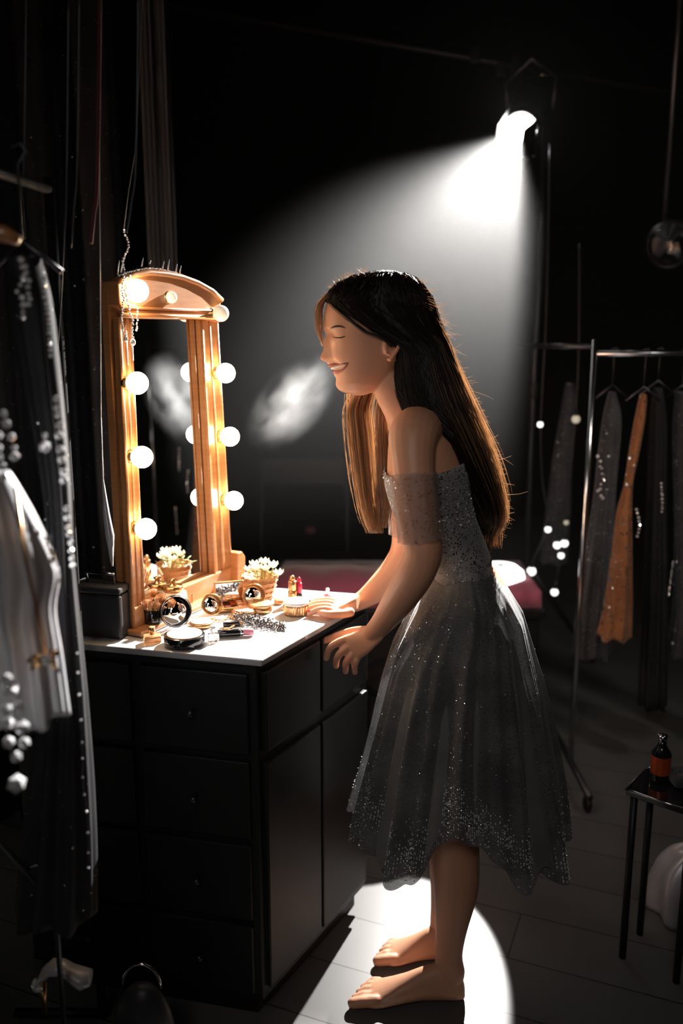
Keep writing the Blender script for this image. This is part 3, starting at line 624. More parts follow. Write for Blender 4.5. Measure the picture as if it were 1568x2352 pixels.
# nails on the far hand
for i, (p, d_) in enumerate(NAIL):
    MB().sphere(p, .0052, 10, 7, (1.1, .8, .45)).build('fingernail', 'nail', woman, label='red fingernail')
# face details
for side in (-1, 1):
    MB().tube([facept(x, y, .0008, side) for x, y in ((760, 754), (767, 751), (775, 749.5), (784, 750.5), (792, 754))], [.0009, .0017, .0018, .0013, .0004], 8).build('eyebrow', 'lash', woman)
    MB().tube([facept(x, y, .0006, side) for x, y in ((766, 774), (772, 775.5), (780, 775.5), (787, 774), (792, 772))], [.0004, .0009, .0011, .0011, .0005], 8).build('eyelashes', 'lash', woman)
def bothsides(pp, lift):
    near = [facept(x, y, lift, -1) for x, y in pp]; far = [facept(x, y, lift, 1) for x, y in pp]
    mid = (near[0]+far[0])/2+Vector((-.0015, 0, 0)); return far[::-1]+[mid]+near
up = bothsides([(758, 840), (767, 837), (777, 835.5), (788, 834), (799, 831)], .0006)
lo = bothsides([(768, 854), (775, 853), (784, 849), (792, 842), (799, 832.5)], .0006)
r1 = [.0006, .0016, .0024, .0030, .0030, .0030, .0030, .0030, .0024, .0016, .0006]
MB().tube(up, r1, 10).build('upper_lip', 'lip', woman); MB().tube(lo, r1, 10).build('lower_lip', 'lip', woman)
tt = bothsides([(763, 845), (771, 842.5), (780, 840), (788, 837), (796, 833)], -.0002)
MB().tube(tt, [.0008, .0016, .0024, .003, .0032, .0032, .0032, .003, .0024, .0016, .0008], 8, flat=.7).build('teeth', 'teeth', woman)

# ---- dress
dress = thing('tmp', (0, 0, 0), '', ''); bpy.data.objects.remove(dress)
def surf_ring(k0, k1, infl, topcut=None):
    sec = [(x, y, Y, a+infl, b+infl) for x, y, Y, a, b in TORS if k0 <= y <= k1]; return spine_loft(sec, 72)
rg = surf_ring(1060, 1300, .0045)
# neckline dips at the front: top rings pulled to an oblique line
mb = MB(); n = 72
for ring in rg[:6]:
    pass
mb.loft(rg, False)
bod = mb.build('bodice', 'lace', woman)
so = bod.modifiers.new('thickness', 'SOLIDIFY'); so.thickness = .002; so.offset = 1
for f_, b_ in ((-.055, 1),):
    st = MB().tube([P(918, 1075, 1.64), P(925, 1010, 1.61), P(948, 962, 1.615), P(985, 985, 1.63), P(1030, 1060, 1.65)], .004, 8, flat=.5); st.build('strap', 'lace', woman)
    st = MB().tube([P(918, 1075, 1.76), P(925, 1010, 1.79), P(948, 962, 1.785), P(985, 985, 1.77), P(1030, 1060, 1.75)], .004, 8, flat=.5); st.build('strap', 'lace', woman)
# sheer sleeve slipped below the shoulder
def sleeve(pts):
    q = catmull([(*P(x, y, Y), r) for x, y, Y, r in pts], 5); mb = MB(); rings = []
    for i, p in enumerate(q):
        c = Vector(p[:3]); d = Vector(q[min(i+1, len(q)-1)][:3])-Vector(q[max(i-1, 0)][:3]); d.normalize(); a = Vector((0, 1, 0))-d*d.y; a.normalize(); b = d.cross(a)
        rings.append([c+(a*math.cos(2*PI*k/60)+b*math.sin(2*PI*k/60))*(p[3]+.0018*math.sin(k*2*PI/60*9+i*.2)) for k in range(60)])
    o = mb.loft(rings, False).build('sleeve', 'sheer', woman)
sleeve([(949, 1088, 1.533, .0410), (954, 1140, 1.525, .0400), (962, 1200, 1.518, .039), (967, 1240, 1.515, .041)])
sleeve([(931, 1100, 1.872, .0395), (931, 1140, 1.885, .040), (934, 1190, 1.892, .0395), (935, 1225, 1.895, .040)])
# skirt
SKL = [(1285, 1008, 1118), (1310, 1000, 1136), (1340, 985, 1160), (1400, 948, 1196), (1480, 908, 1218), (1560, 884, 1240), (1650, 862, 1258), (1750, 836, 1278), (1850, 808, 1298), (1950, 786, 1312), (2050, 770, 1322)]
SY = 1.69
def skz(z):
    # world height -> picture row on the skirt's mid plane
    lo_, hi_ = 1200.0, 2300.0
    for _ in range(40):
        m_ = (lo_+hi_)/2
        if P(1000, m_, SY).z > z: lo_ = m_
        else: hi_ = m_
    r = lo_; l, rr = interp(SKL, r); a = P(l, r, SY); b = P(rr, r, SY); return (a.x+b.x)/2, (b.x-a.x)/2
def hem(a):
    # a: angle, 0 = +X, pi = -X (front of the woman), -pi/2 = towards the camera
    z = .350+.012*math.sin(a*7+1)+.010*math.sin(a*13)+.006*math.sin(a*29+.7)
    d = (a+PI/2+PI) % (2*PI)-PI
    z += .095*math.exp(-((d+.08)/.42)**2)-.030*math.exp(-((d-.75)/.35)**2)-.028*math.exp(-((d+.75)/.25)**2)
    d2 = (a-PI+PI) % (2*PI)-PI
    z += .02*math.exp(-(d2/.5)**2)
    return z
def skirt(name, m_, infl, seed, dz, amp=1.0, transpare=None):
    mb = MB(); NA, NT = 320, 70; rnd = random.Random(seed); ph = [rnd.uniform(0, 6.28) for _ in range(6)]
    zt_ = P(1060, 1287, SY).z; rings = []
    for i in range(NT):
        t = i/(NT-1); ring = []
        for k in range(NA):
            a = 2*PI*k/NA; z = zt_+(hem(a)+dz-zt_)*t; cx, rx = skz_c(z)
            pl = (.050*math.sin(a*11+ph[0]+.4*math.sin(a*2+ph[1]))+.032*math.sin(a*19+ph[2]+.6*math.sin(a*3))+.02*math.sin(a*31+ph[3]))*amp*min(1, t*1.6+.08)
            pl += .02*math.sin(a*5+t*7+ph[4])*t
            r_ = 1+pl-.045*t; ry = max(rx*.98, .128+(.185-.128)*min(1, t/.10)**.7); ry = min(ry, .262)
            ring.append(Vector((cx+math.cos(a)*(rx*r_+infl), SY+math.sin(a)*(ry*r_*.96+infl), z)))
        rings.append(ring)
    return mb.loft(rings, False).build(name, m_, woman)
_sk = {}
def skz_c(z):
    k = round(z*250)
    if k not in _sk: _sk[k] = skz(k/250)
    if k+1 not in _sk: _sk[k+1] = skz((k+1)/250)
    k2 = int(math.floor(z*250)); 
    for q in (k2, k2+1):
        if q not in _sk: _sk[q] = skz(q/250)
    f = z*250-k2; return tuple(_sk[k2][j]*(1-f)+_sk[k2+1][j]*f for j in (0, 1))
sk_o = skirt('skirt', 'tulle', 0, 3, 0.0)
sk_l = skirt('underskirt', 'lining', -.012, 5, .02, .7)
wb = [P(1008, 1290, 1.69), P(1118, 1290, 1.69)]
c = (wb[0]+wb[1])/2
mb = MB(); mb.loft([[Vector((c.x+math.cos(2*PI*k/60)*.0505*s_, 1.69+math.sin(2*PI*k/60)*.125*s_, c.z+dz)) for k in range(60)] for dz, s_ in ((-.014, 1.10), (0, 1.05), (.016, 1.04))], False).build('waistband', 'lace', woman)
# sequins scattered over the skirt, dense at the hem
mb = MB(); me_ = sk_o.data; NA, NT = 320, 70
off = woman.location
for k in range(2600):
    a = random.random(); t = 1-random.random()**1.8*.95
    if random.random() < .62: t = random.uniform(.80, .995)
    if random.random() < .5:
        cl = [(.70, .86), (.75, .93), (.80, .88), (.86, .9), (.66, .92), (.6, .85), (.9, .95)][random.randrange(7)]
        a = random.gauss(cl[0], .018) % 1; t = min(.99, random.gauss(cl[1], .03))
    i = min(NT-1, int(t*(NT-1))); j = int(a*NA) % NA; v = me_.vertices[i*NA+j]; p = v.co+off
    nrm = Vector((math.cos(2*PI*a), math.sin(2*PI*a), 0)); mb.gem(p+nrm*.0012+Vector((0, 0, random.uniform(-.003, .003))), random.uniform(.0007, .0017))
mb.build('sequins', 'crystal', woman, False, kind='stuff')
mb = MB(); secs = [s_ for s_ in TORS if 1080 < s_[1] < 1300]
for k in range(420):
    x, y, Y, a, b = random.choice(secs); th = random.uniform(PI*.85, PI*2.15); c = P(x, y+random.uniform(-6, 6), Y)
    mb.gem(c+Vector((math.cos(th)*(a+.007), math.sin(th)*(b+.007), 0)), random.uniform(.0008, .0018))
mb.build('bodice_sequins', 'crystal', woman, False, kind='stuff')

# ---- hair
HM = [(622, 868, 905, .020), (627, 835, 928, .042), (635, 806, 946, .056), (648, 780, 962, .068), (665, 762, 975, .076), (690, 751, 988, .081), (710, 770, 994, .082), (730, 797, 1000, .082), (750, 824, 1008, .082), (766, 850, 1014, .081), (776, 876, 1018, .080), (790, 908, 1024, .080), (820, 908, 1034, .083), (860, 906, 1050, .090), (900, 910, 1066, .098), (940, 925, 1082, .106), (980, 948, 1098, .112), (1020, 972, 1112, .114), (1060, 1000, 1124, .112), (1110, 1040, 1136, .104), (1160, 1076, 1142, .09), (1195, 1090, 1138, .066), (1222, 1104, 1124, .03)]
def hairpt(py, th, infl=0.0):
    xl, xr, w_ = interp(HM, py); cx = (xl+xr)/2; hw = (xr-xl)/2
    c_, s_ = math.cos(th), math.sin(th); ex = .35 if 690 < py < 1000 else .8
    y = w_*math.copysign(abs(s_)**.75, s_); fx_ = math.copysign(abs(c_)**(ex if c_ < 0 else .8), c_)
    p = P(cx+hw*fx_, py, HY, 0); p.y += y+s_*infl; p.x += c_*infl; return p
mb = MB(); rings = []; py = 622.0
while py <= 1222: rings.append([hairpt(py, 2*PI*k/90, .0012*math.sin(k*2.1+py*.004)+.0008*math.sin(k*5.3)) for k in range(90)]); py += 5
mb.loft(rings).build('hair_mass', 'hairmass', woman)
def strand_mesh(mb, pts, r):
    mb.tube(pts, [r*(1-.6*i/(len(pts)-1)) for i in range(len(pts))], 3)
mb = MB(); rnd = random.Random(11)
for k in range(2600):
    th = rnd.uniform(0, 2*PI); 
    s0 = rnd.uniform(623, 700) if rnd.random() < .6 else rnd.uniform(700, 900); s1 = min(1262, rnd.gauss(1185, 45) if rnd.random() < .8 else rnd.uniform(950, 1180))
    inf = abs(rnd.gauss(0, .0022))+.0006; w1, w2 = rnd.uniform(0, 6), rnd.uniform(.008, .02); am = rnd.uniform(.0004, .0022); pts = []
    for i in range(16):
        t = i/15; y = s0+(s1-s0)*t
        q = hairpt(min(y, 1222), th+.15*math.sin(w1+t*2), inf+am*math.sin(w1+y*w2)); q.z -= max(0, y-1222)*.0009; pts.append(q)
    strand_mesh(mb, pts, rnd.uniform(.0004, .0008))
mb.build('hair_strands', 'hair', woman, kind='stuff')
# loose strands along the back edge, rim light put into their paler colour
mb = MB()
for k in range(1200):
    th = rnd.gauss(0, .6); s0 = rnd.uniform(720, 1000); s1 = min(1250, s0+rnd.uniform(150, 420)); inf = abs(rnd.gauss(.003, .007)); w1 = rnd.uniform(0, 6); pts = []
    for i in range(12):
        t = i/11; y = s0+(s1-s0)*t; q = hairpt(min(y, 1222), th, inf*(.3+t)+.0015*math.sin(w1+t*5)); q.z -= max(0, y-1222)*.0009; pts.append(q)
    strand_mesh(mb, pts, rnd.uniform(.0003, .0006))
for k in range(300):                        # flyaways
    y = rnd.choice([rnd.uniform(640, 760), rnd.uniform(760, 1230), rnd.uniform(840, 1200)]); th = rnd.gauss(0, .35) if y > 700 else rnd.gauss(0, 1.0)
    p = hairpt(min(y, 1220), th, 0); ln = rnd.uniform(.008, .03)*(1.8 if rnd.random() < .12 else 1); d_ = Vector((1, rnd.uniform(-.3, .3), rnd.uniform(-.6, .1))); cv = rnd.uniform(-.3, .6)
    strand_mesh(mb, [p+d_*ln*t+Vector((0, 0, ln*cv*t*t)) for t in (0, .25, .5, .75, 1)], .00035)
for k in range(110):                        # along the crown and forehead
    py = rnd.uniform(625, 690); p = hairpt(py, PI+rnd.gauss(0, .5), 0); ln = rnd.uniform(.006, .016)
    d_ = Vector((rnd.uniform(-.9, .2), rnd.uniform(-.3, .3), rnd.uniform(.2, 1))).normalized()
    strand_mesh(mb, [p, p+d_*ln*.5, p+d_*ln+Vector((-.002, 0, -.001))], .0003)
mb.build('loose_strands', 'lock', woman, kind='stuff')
# locks falling in front
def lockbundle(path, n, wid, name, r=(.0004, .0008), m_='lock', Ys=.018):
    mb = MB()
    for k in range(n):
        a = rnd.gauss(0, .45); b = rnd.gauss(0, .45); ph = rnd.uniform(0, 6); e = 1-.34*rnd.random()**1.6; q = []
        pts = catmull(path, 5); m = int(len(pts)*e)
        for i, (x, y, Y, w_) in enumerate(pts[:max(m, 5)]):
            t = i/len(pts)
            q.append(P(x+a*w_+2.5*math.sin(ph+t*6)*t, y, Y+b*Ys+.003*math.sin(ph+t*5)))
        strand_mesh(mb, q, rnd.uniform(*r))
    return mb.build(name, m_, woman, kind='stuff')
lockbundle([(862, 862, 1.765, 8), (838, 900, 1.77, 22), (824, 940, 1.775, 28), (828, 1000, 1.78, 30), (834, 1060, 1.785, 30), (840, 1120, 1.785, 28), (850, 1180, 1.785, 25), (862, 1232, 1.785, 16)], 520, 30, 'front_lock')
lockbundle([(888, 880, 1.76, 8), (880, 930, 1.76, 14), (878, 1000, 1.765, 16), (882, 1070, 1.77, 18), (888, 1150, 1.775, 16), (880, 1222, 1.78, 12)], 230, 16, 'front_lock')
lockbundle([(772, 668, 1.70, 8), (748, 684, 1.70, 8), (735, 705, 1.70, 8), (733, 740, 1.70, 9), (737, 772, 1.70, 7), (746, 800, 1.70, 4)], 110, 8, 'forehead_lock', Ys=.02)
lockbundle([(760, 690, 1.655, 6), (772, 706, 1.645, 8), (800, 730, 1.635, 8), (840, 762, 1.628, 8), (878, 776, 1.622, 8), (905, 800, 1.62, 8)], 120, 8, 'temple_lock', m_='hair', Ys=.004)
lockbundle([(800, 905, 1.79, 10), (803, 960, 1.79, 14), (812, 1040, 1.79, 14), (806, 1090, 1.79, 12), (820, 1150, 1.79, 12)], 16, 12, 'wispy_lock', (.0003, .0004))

# ------------------------------------------------------------------ spotlight on its stand, haze
LP = P(1197, 293, 3.2); TG = Vector((-.16, 1.62, .80)); bdv = (TG-LP).normalized()
sl = thing('spotlight', P(1250, 1600, 3.32), 'lit stage spotlight high on a stand, throwing a hazy beam down over the woman', 'spotlight')
sl.location.z = 0
MB().lathe(LP, [(.062, 0), (.062, -.02), (.055, -.03), (.058, -.12), (.075, -.15), (.07, -.24), (.03, -.25)], bdv, 32).build('housing', 'blackmetal', sl)
MB().lathe(LP+bdv*.0005, [(.046, 0), (.046, .002)], bdv, 32).build('lens', 'lamplens', sl, label='glowing white lens')
mb = MB(); bx_ = bdv.orthogonal().normalized(); by_ = bdv.cross(bx_)
mb.tube([LP+bdv*.003+(bx_*math.cos(a)+by_*math.sin(a))*.057 for a in [2*PI*k/32 for k in range(32)]], .004, 8, closed=True).build('lens_rim', 'chrome', sl)
side_ = bdv.cross(Vector((0, 0, 1))).normalized(); hc = LP-bdv*.13; upv = Vector((0, 0, 1))
polex = P(1250, 400, 3.32).x; ptop = Vector((polex, 3.34, LP.z+.22))
MB().tube([hc+side_*.08, hc+side_*.09+upv*.10, hc+upv*.17, hc-side_*.09+upv*.10, hc-side_*.08], .007, 8).build('yoke', 'steel', sl)
MB().tube([hc+upv*.17, ptop], .012, 10).build('clamp_arm', 'steel', sl)
MB().box(ptop, (.06, .05, .05)).build('clamp', 'chrome', sl, False, .004)
MB().tube([(polex, 3.34, .18), ptop+Vector((0, 0, .02))], .011, 14).build('pole', 'steel', sl)
for k in range(3):
    a = 2*PI*k/3+.5; MB().tube([(polex, 3.34, .5), (polex+math.cos(a)*.4, 3.34+math.sin(a)*.4, .012)], .010, 10).build('leg', 'steel', sl)
MB().lathe((polex, 3.34, 1.15), [(.018, 0), (.02, .01), (.02, .05), (.018, .06)], n=18).build('collar', 'blackmetal', sl)
er_ = (Vector((1, 0, 0))-bdv*bdv.x).normalized(); eu_ = er_.cross(bdv).normalized()
if eu_.z < 0: eu_ = -eu_
for e1_, e2_, tn in ((er_, eu_, math.tan(math.radians(12.5))), (-er_, eu_, math.tan(math.radians(21))), (-eu_, er_, math.tan(math.radians(9.5)))):
    p0_ = LP+e1_*.05-bdv*.005; p1_ = LP+bdv*.15+e1_*(.135*tn+.004)
    if tn < .3: p0_ = LP+e1_*.06+bdv*.06
    wv = (p1_-p0_); nv = wv.cross(e2_).normalized()
    MB().box((p0_+p1_)/2, (.14, .003, wv.length), e2_, nv, wv).build('barn_door', 'blackmetal', sl, False)
ld = bpy.data.lights.new('spotlight_beam', 'SPOT'); ld.energy = SPOT_W; ld.spot_size = math.radians(46); ld.spot_blend = .75; ld.shadow_soft_size = .006; ld.color = (1, .97, .93)
lo_ = bpy.data.objects.new('spotlight_beam', ld); C.objects.link(lo_); lo_.parent = sl; lo_.location = LP+bdv*.015-sl.location; lo_.rotation_euler = bdv.to_track_quat('-Z', 'Y').to_euler()
# added lantern, hidden behind her, to light the floor by her feet
cz0_ = P(800, 1350, 2.72).z+.01; L2 = P(1060, 1222, 2.66); T2 = Vector((.10, 1.70, 0)); b2v = (T2-L2).normalized()
s2 = thing('added_lantern', (L2.x, L2.y+.12, cz0_), 'small black lantern on the rose counter, aimed down at the woman\'s feet', 'spotlight')
MB().lathe(L2, [(.030, 0), (.030, -.02), (.034, -.03), (.036, -.09), (.02, -.11)], b2v, 28).build('housing', 'blackmetal', s2)
MB().lathe(L2+b2v*.0005, [(.022, 0), (.022, .001)], b2v, 24).build('lens', 'lamplens', s2)
cz_ = P(800, 1350, 2.72).z
MB().tube([(L2.x, L2.y+.12, cz_+.014), (L2.x, L2.y+.12, L2.z+.02), (L2.x, L2.y+.05, L2.z+.03)], .007, 10).build('stem', 'steel', s2); MB().lathe((L2.x, L2.y+.12, cz_+.012), [(.04, 0), (.04, .006), (.01, .01)], n=24).build('base', 'blackmetal', s2)
l2 = bpy.data.lights.new('added_lantern_beam', 'SPOT'); l2.energy = LOW_W; l2.spot_size = math.radians(25); l2.spot_blend = .12; l2.shadow_soft_size = .008; l2.color = (1, .97, .93)
o2 = bpy.data.objects.new('added_lantern_beam', l2); C.objects.link(o2); o2.parent = s2; o2.location = L2+b2v*.01-s2.location; o2.rotation_euler = b2v.to_track_quat('-Z', 'Y').to_euler()
def volume_mat(name, dens, noise=None, g=.35):
    m = bpy.data.materials.new(name); m.use_nodes = True; N = m.node_tree.nodes; L = m.node_tree.links; N.remove(N['Principled BSDF'])
    v = N.new('ShaderNodeVolumeScatter'); v.inputs['Density'].default_value = dens; v.inputs['Anisotropy'].default_value = g; L.new(v.outputs[0], N['Material Output'].inputs['Volume'])
    if noise:
        tc = N.new('ShaderNodeTexCoord'); n = N.new('ShaderNodeTexNoise'); n.inputs['Scale'].default_value = noise[0]; n.inputs['Detail'].default_value = 4; L.new(tc.outputs['Object'], n.inputs['Vector'])
        mr = N.new('ShaderNodeMapRange'); mr.inputs[1].default_value = noise[1]; mr.inputs[2].default_value = noise[2]; mr.inputs[3].default_value = 0; mr.inputs[4].default_value = 1
        L.new(n.outputs[0], mr.inputs[0])
        ln = N.new('ShaderNodeVectorMath'); ln.operation = 'LENGTH'; L.new(tc.outputs['Object'], ln.inputs[0])
        gr = N.new('ShaderNodeMapRange'); gr.interpolation_type = 'SMOOTHSTEP'; gr.inputs[1].default_value = 0; gr.inputs[2].default_value = 1; gr.inputs[3].default_value = 1; gr.inputs[4].default_value = 0; L.new(ln.outputs['Value'], gr.inputs[0])
        mu = N.new('ShaderNodeMath'); mu.operation = 'MULTIPLY'; L.new(mr.outputs[0], mu.inputs[0]); L.new(gr.outputs[0], mu.inputs[1])
        m2 = N.new('ShaderNodeMath'); m2.operation = 'MULTIPLY'; m2.inputs[1].default_value = dens; L.new(mu.outputs[0], m2.inputs[0]); L.new(m2.outputs[0], v.inputs['Density'])
    return m
MT['haze'] = volume_mat('stage_haze', HAZE)
hz = single(MB().box((.3, 3.35, 1.7), (5.8, 2.3, 3.3)), 'haze', 'haze', 'thin stage haze filling the air behind the woman, lit by the spotlight', 'haze', smooth=False, kind='stuff')
MT['mist'] = volume_mat('spray_mist', 4.2, (2.0, .38, .64), .3)
def puff(px, py, Y, s, rot, label):
    mb = MB(); mb.sphere((0, 0, 0), 1.0, 24, 16); o = mb.build('mist', 'mist', None); o.location = P(px, py, Y); o.scale = s; o.rotation_euler = (0, rot, 0)
    o['label'] = label; o['category'] = 'mist'; o['kind'] = 'stuff'
puff(672, 925, 1.98, (.145, .09, .080), -.80, 'pale puff of spray mist hanging in the air between mirror and face')

# ------------------------------------------------------------------ background
# stool behind the skirt
st = thing('stool', P(930, 1560, 2.46), 'round stool with chrome seat rim half hidden behind the skirt', 'stool'); st.location.z = 0
sc_ = P(930, 1552, 2.46); 
MB().lathe(sc_, [(.130, -.03), (.138, -.02), (.138, .0), (.13, .010), (.05, .014)], n=40).build('seat', 'darkwood', st)
MB().tube([sc_+Vector((math.cos(a)*.139, math.sin(a)*.139, -.008)) for a in [2*PI*k/48 for k in range(48)]], .005, 8, closed=True).build('seat_rim', 'chrome', st)
for k in range(4):
    a = PI/4+k*PI/2; MB().tube([sc_+Vector((math.cos(a)*.12, math.sin(a)*.12, -.03)), (sc_.x+math.cos(a)*.17, sc_.y+math.sin(a)*.17, .008)], .010, 10).build('leg', 'blackmetal', st)
# back counter with rose cloth
bc = thing('counter', P(900, 1400, 2.9), 'long low counter under a dusty rose cloth behind the dressing table', 'counter'); bc.location.z = 0
cz = P(800, 1350, 2.72).z; x0, x1 = P(640, 1350, 2.9).x, P(1215, 1350, 2.9).x
MB().box(((x0+x1)/2, 2.9, (cz-.1)/2), (x1-x0, .36, cz-.1)).build('cabinet', 'darkwood', bc, False, .004)
MB().box(((x0+x1)/2, 2.9, cz-.085), (x1-x0+.03, .4, .03)).build('worktop', 'darkwood', bc, False, .004)
mb = MB(); ring = []
for i in range(60):
    x = x0+(x1-x0)*i/59; ring.append([Vector((x, 2.71, cz-.068)), Vector((x, 2.715+.006*math.sin(i*.9), cz-.01+.006*math.sin(i*.7))), Vector((x, 2.9, cz+.008*math.sin(i*.5))), Vector((x, 3.08, cz-.004)), Vector((x, 3.09, cz-.068))])
single(mb.loft(ring), 'folded_cloth', 'rosecloth', 'dusty rose cloth spread along the back counter', 'cloth')
dk = thing('chair', P(690, 1290, 3.3), 'dark chair with slatted back beyond the rose counter', 'chair'); dk.location.z = 0
cc = dk.location
MB().box((cc.x, 3.45, .45), (.42, .42, .04)).build('seat', 'blackcloth', dk, False, .01)
for sx in (-1, 1):
    for sy in (-1, 1): MB().tube([(cc.x+sx*.19, 3.45+sy*.19, .0), (cc.x+sx*.18, 3.45+sy*.18, .43 if sy < 0 else .9)], .014, 10).build('leg', 'darkwood', dk)
MB().box((cc.x, 3.63, .82), (.36, .02, .12)).build('backrest', 'darkwood', dk, False, .006)
single(MB().sphere(P(712, 1218, 3.3), .02, 14, 10, (1, .7, .8)), 'red_pincushion', 'redcloth', 'small dark red bundle on the chair behind the rose counter', 'cushion')
# white glowing lamp and small bulbs at the right end
wl = thing('table_lamp', P(1165, 1330, 2.85), 'glowing white table lamp on the counter just behind the woman\'s waist', 'lamp'); wl.location.z = cz
c0 = P(1148, 1330, 2.86)
MB().lathe((c0.x, c0.y, cz+.010), [(.05, 0), (.05, .01), (.012, .02), (.012, max(.03, c0.z-cz-.03))], n=24).build('base', 'chrome', wl)
MB().lathe(c0, [(.04, -.055), (.072, -.035), (.085, .0), (.078, .03), (.055, .048)], n=32).build('lamp_shade', 'whiteglow', wl)
BL = [(1220, 1312, .016, 'round bulb nearest the glowing table lamp'), (1273, 1360, .013, 'lowest round bulb, alone below the others'), (1279, 1252, .013, 'left one of the pair of bulbs against the grey gown'), (1296, 1248, .013, 'right one of the pair of bulbs against the grey gown'), (1288, 1276, .011, 'small bulb just under the pair of bulbs'), (1258, 1216, .011, 'bulb above and left of the pair of bulbs'), (1240, 975, .010, 'bulb high on the left light cord'), (1322, 963, .015, 'dim bulb high on the right light cord'), (1300, 1200, .009, 'small dim bulb above the pair of bulbs')]
for x, y, r_, lb in BL:
    c = P(x, y, 3.15); o = thing('festoon_bulb', c, lb, 'bulb', 'small round bulbs on cords behind the woman')
    MB().sphere(c, r_, 16, 10).build('glass', 'smallglow' if x != 1322 and x != 1300 else 'bulbdim', o); MB().lathe(c+Vector((0, 0, r_*.85)), [(r_*.5, 0), (r_*.5, r_*1.2), (r_*.2, r_*1.5)], n=12).build('socket', 'blackmetal', o)
def cord(pp, Y, r, label, m_='steel', cat='cord'):
    single(MB().tube([P(x, y, Y) for x, y in catmull(pp, 5)], r, 6), 'hanging_cord', m_, label, cat)
cord([(1262, 330), (1255, 700), (1242, 960), (1245, 1100), (1257, 1200), (1220, 1295)], 3.17, .003, 'cord carrying the leftmost small bulbs')
cord([(1330, 560), (1329, 780), (1322, 950), (1300, 1190), (1296, 1235), (1275, 1345)], 3.17, .003, 'cord carrying the right small bulbs')
# second garment rack (right)
RY = 2.55
gr = thing('garment_rack', P(1365, 1700, RY), 'chrome garment rack at the right with gowns hanging from its rail', 'rack'); gr.location.z = 0
pr = P(1366, 780, RY); rz = P(1480, 812, RY).z
MB().tube([(pr.x, RY, .06), (pr.x, RY, pr.z)], .009, 14).build('upright', 'chrome', gr)
xe = pr.x+1.0
MB().tube([(xe, RY+.2, .06), (xe, RY+.2, pr.z)], .009, 14).build('upright', 'chrome', gr)
MB().tube([(pr.x, RY, rz), (xe, RY+.2, rz)], .008, 12).build('rail', 'chrome', gr)
MB().tube([(pr.x-.17, RY+.25, pr.z-.02), (pr.x, RY, pr.z-.02)], .009, 12).build('cross_bar', 'steel', gr)
for xx, yy in ((pr.x, RY), (xe, RY+.2)):
    MB().tube([(xx, yy-.22, .06), (xx, yy+.22, .06)], .010, 10).build('foot_bar', 'steel', gr)
    for d_ in (-.2, .2): MB().sphere((xx, yy+d_, .028), .026, 14, 10, (.5, 1, 1)).build('castor', 'blackmetal', gr)
def gown(name, label, secs, Y, dep, m_, pleats=9, amp=.06, cat='dress', group=None, railz=None, hangerm='steel', sub=8):
    q = catmull(secs, sub); rings = []; N_ = 96; rnd = random.Random(len(label))
    ph = rnd.uniform(0, 6)
    for i, (y, l, r) in enumerate(q):
        a_ = P(l, y, Y); b_ = P(r, y, Y); c = (a_+b_)/2; hw = (b_-a_).length/2; t = i/(len(q)-1)
        rings.append([c+Vector((math.cos(2*PI*k/N_)*hw*(1+amp*t*math.sin(pleats*2*PI*k/N_+ph+t)), math.sin(2*PI*k/N_)*min(dep, hw*.9+.01)*(1+amp*2*t*math.sin(pleats*2*PI*k/N_+ph+t)), .008*t*math.sin(5*2*PI*k/N_+ph))) for k in range(N_)])
    root = thing(name, (rings[0][0]+rings[0][N_//2])/2, label, cat, group)
    MB().loft(rings).build('fabric', m_, root)
    if railz:
        top_ = (rings[0][0]+rings[0][N_//2])/2; hw = max(.05, (rings[2][0]-rings[2][N_//2]).length/2)
        h_ = MB(); h_.tube([top_+Vector((-hw, 0, -.02)), top_+Vector((0, 0, .02)), top_+Vector((hw, 0, -.02))], .004, 8)
        h_.tube([top_+Vector((0, 0, .02)), (top_.x, top_.y, railz-.012), (top_.x+.012, top_.y, railz+.004), (top_.x+.006, top_.y, railz+.014), (top_.x-.008, top_.y, railz+.010)], .002, 6)
        single(h_, 'clothes_hanger', hangerm, 'hanger carrying the '+label.split(',')[0], 'hanger')
    return root
gown('evening_gown', 'narrow dim grey gown, first on the rack beside the upright', [(900, 1398, 1412), (960, 1385, 1425), (1060, 1372, 1418), (1130, 1365, 1412), (1250, 1348, 1408), (1400, 1325, 1404), (1500, 1318, 1398)], RY+.14, .07, 'greycloth', 9, .08, railz=rz)
gown('sequin_gown', 'bronze orange sequinned gown, widening to its hem, on the right rack', [(905, 1470, 1484), (960, 1458, 1480), (1040, 1444, 1466), (1110, 1434, 1452), (1180, 1416, 1449), (1280, 1404, 1449), (1380, 1390, 1449), (1462, 1372, 1447)], RY-.01, .05, 'goldcloth', 7, .05, railz=rz)
gown('evening_gown', 'dark grey gown with dangling fringe, between the bronze gown and the picture edge', [(890, 1500, 1520), (980, 1492, 1530), (1150, 1486, 1528), (1350, 1480, 1530), (1620, 1468, 1526)], RY+.09, .06, 'blackcloth', 9, .08, railz=rz)
gown('evening_gown', 'grey sparkling gown cut by the right edge of the picture', [(900, 1552, 1580), (1000, 1545, 1590), (1200, 1550, 1600), (1400, 1548, 1620), (1505, 1534, 1640)], RY+.12, .06, 'greycloth', 9, .08, railz=rz)
gown('evening_gown', 'dark red gown hanging furthest right on the rack', [(900, 1590, 1610), (1050, 1552, 1640), (1300, 1572, 1650), (1640, 1580, 1660)], RY+.27, .05, 'redcloth', 9, .08, railz=rz)
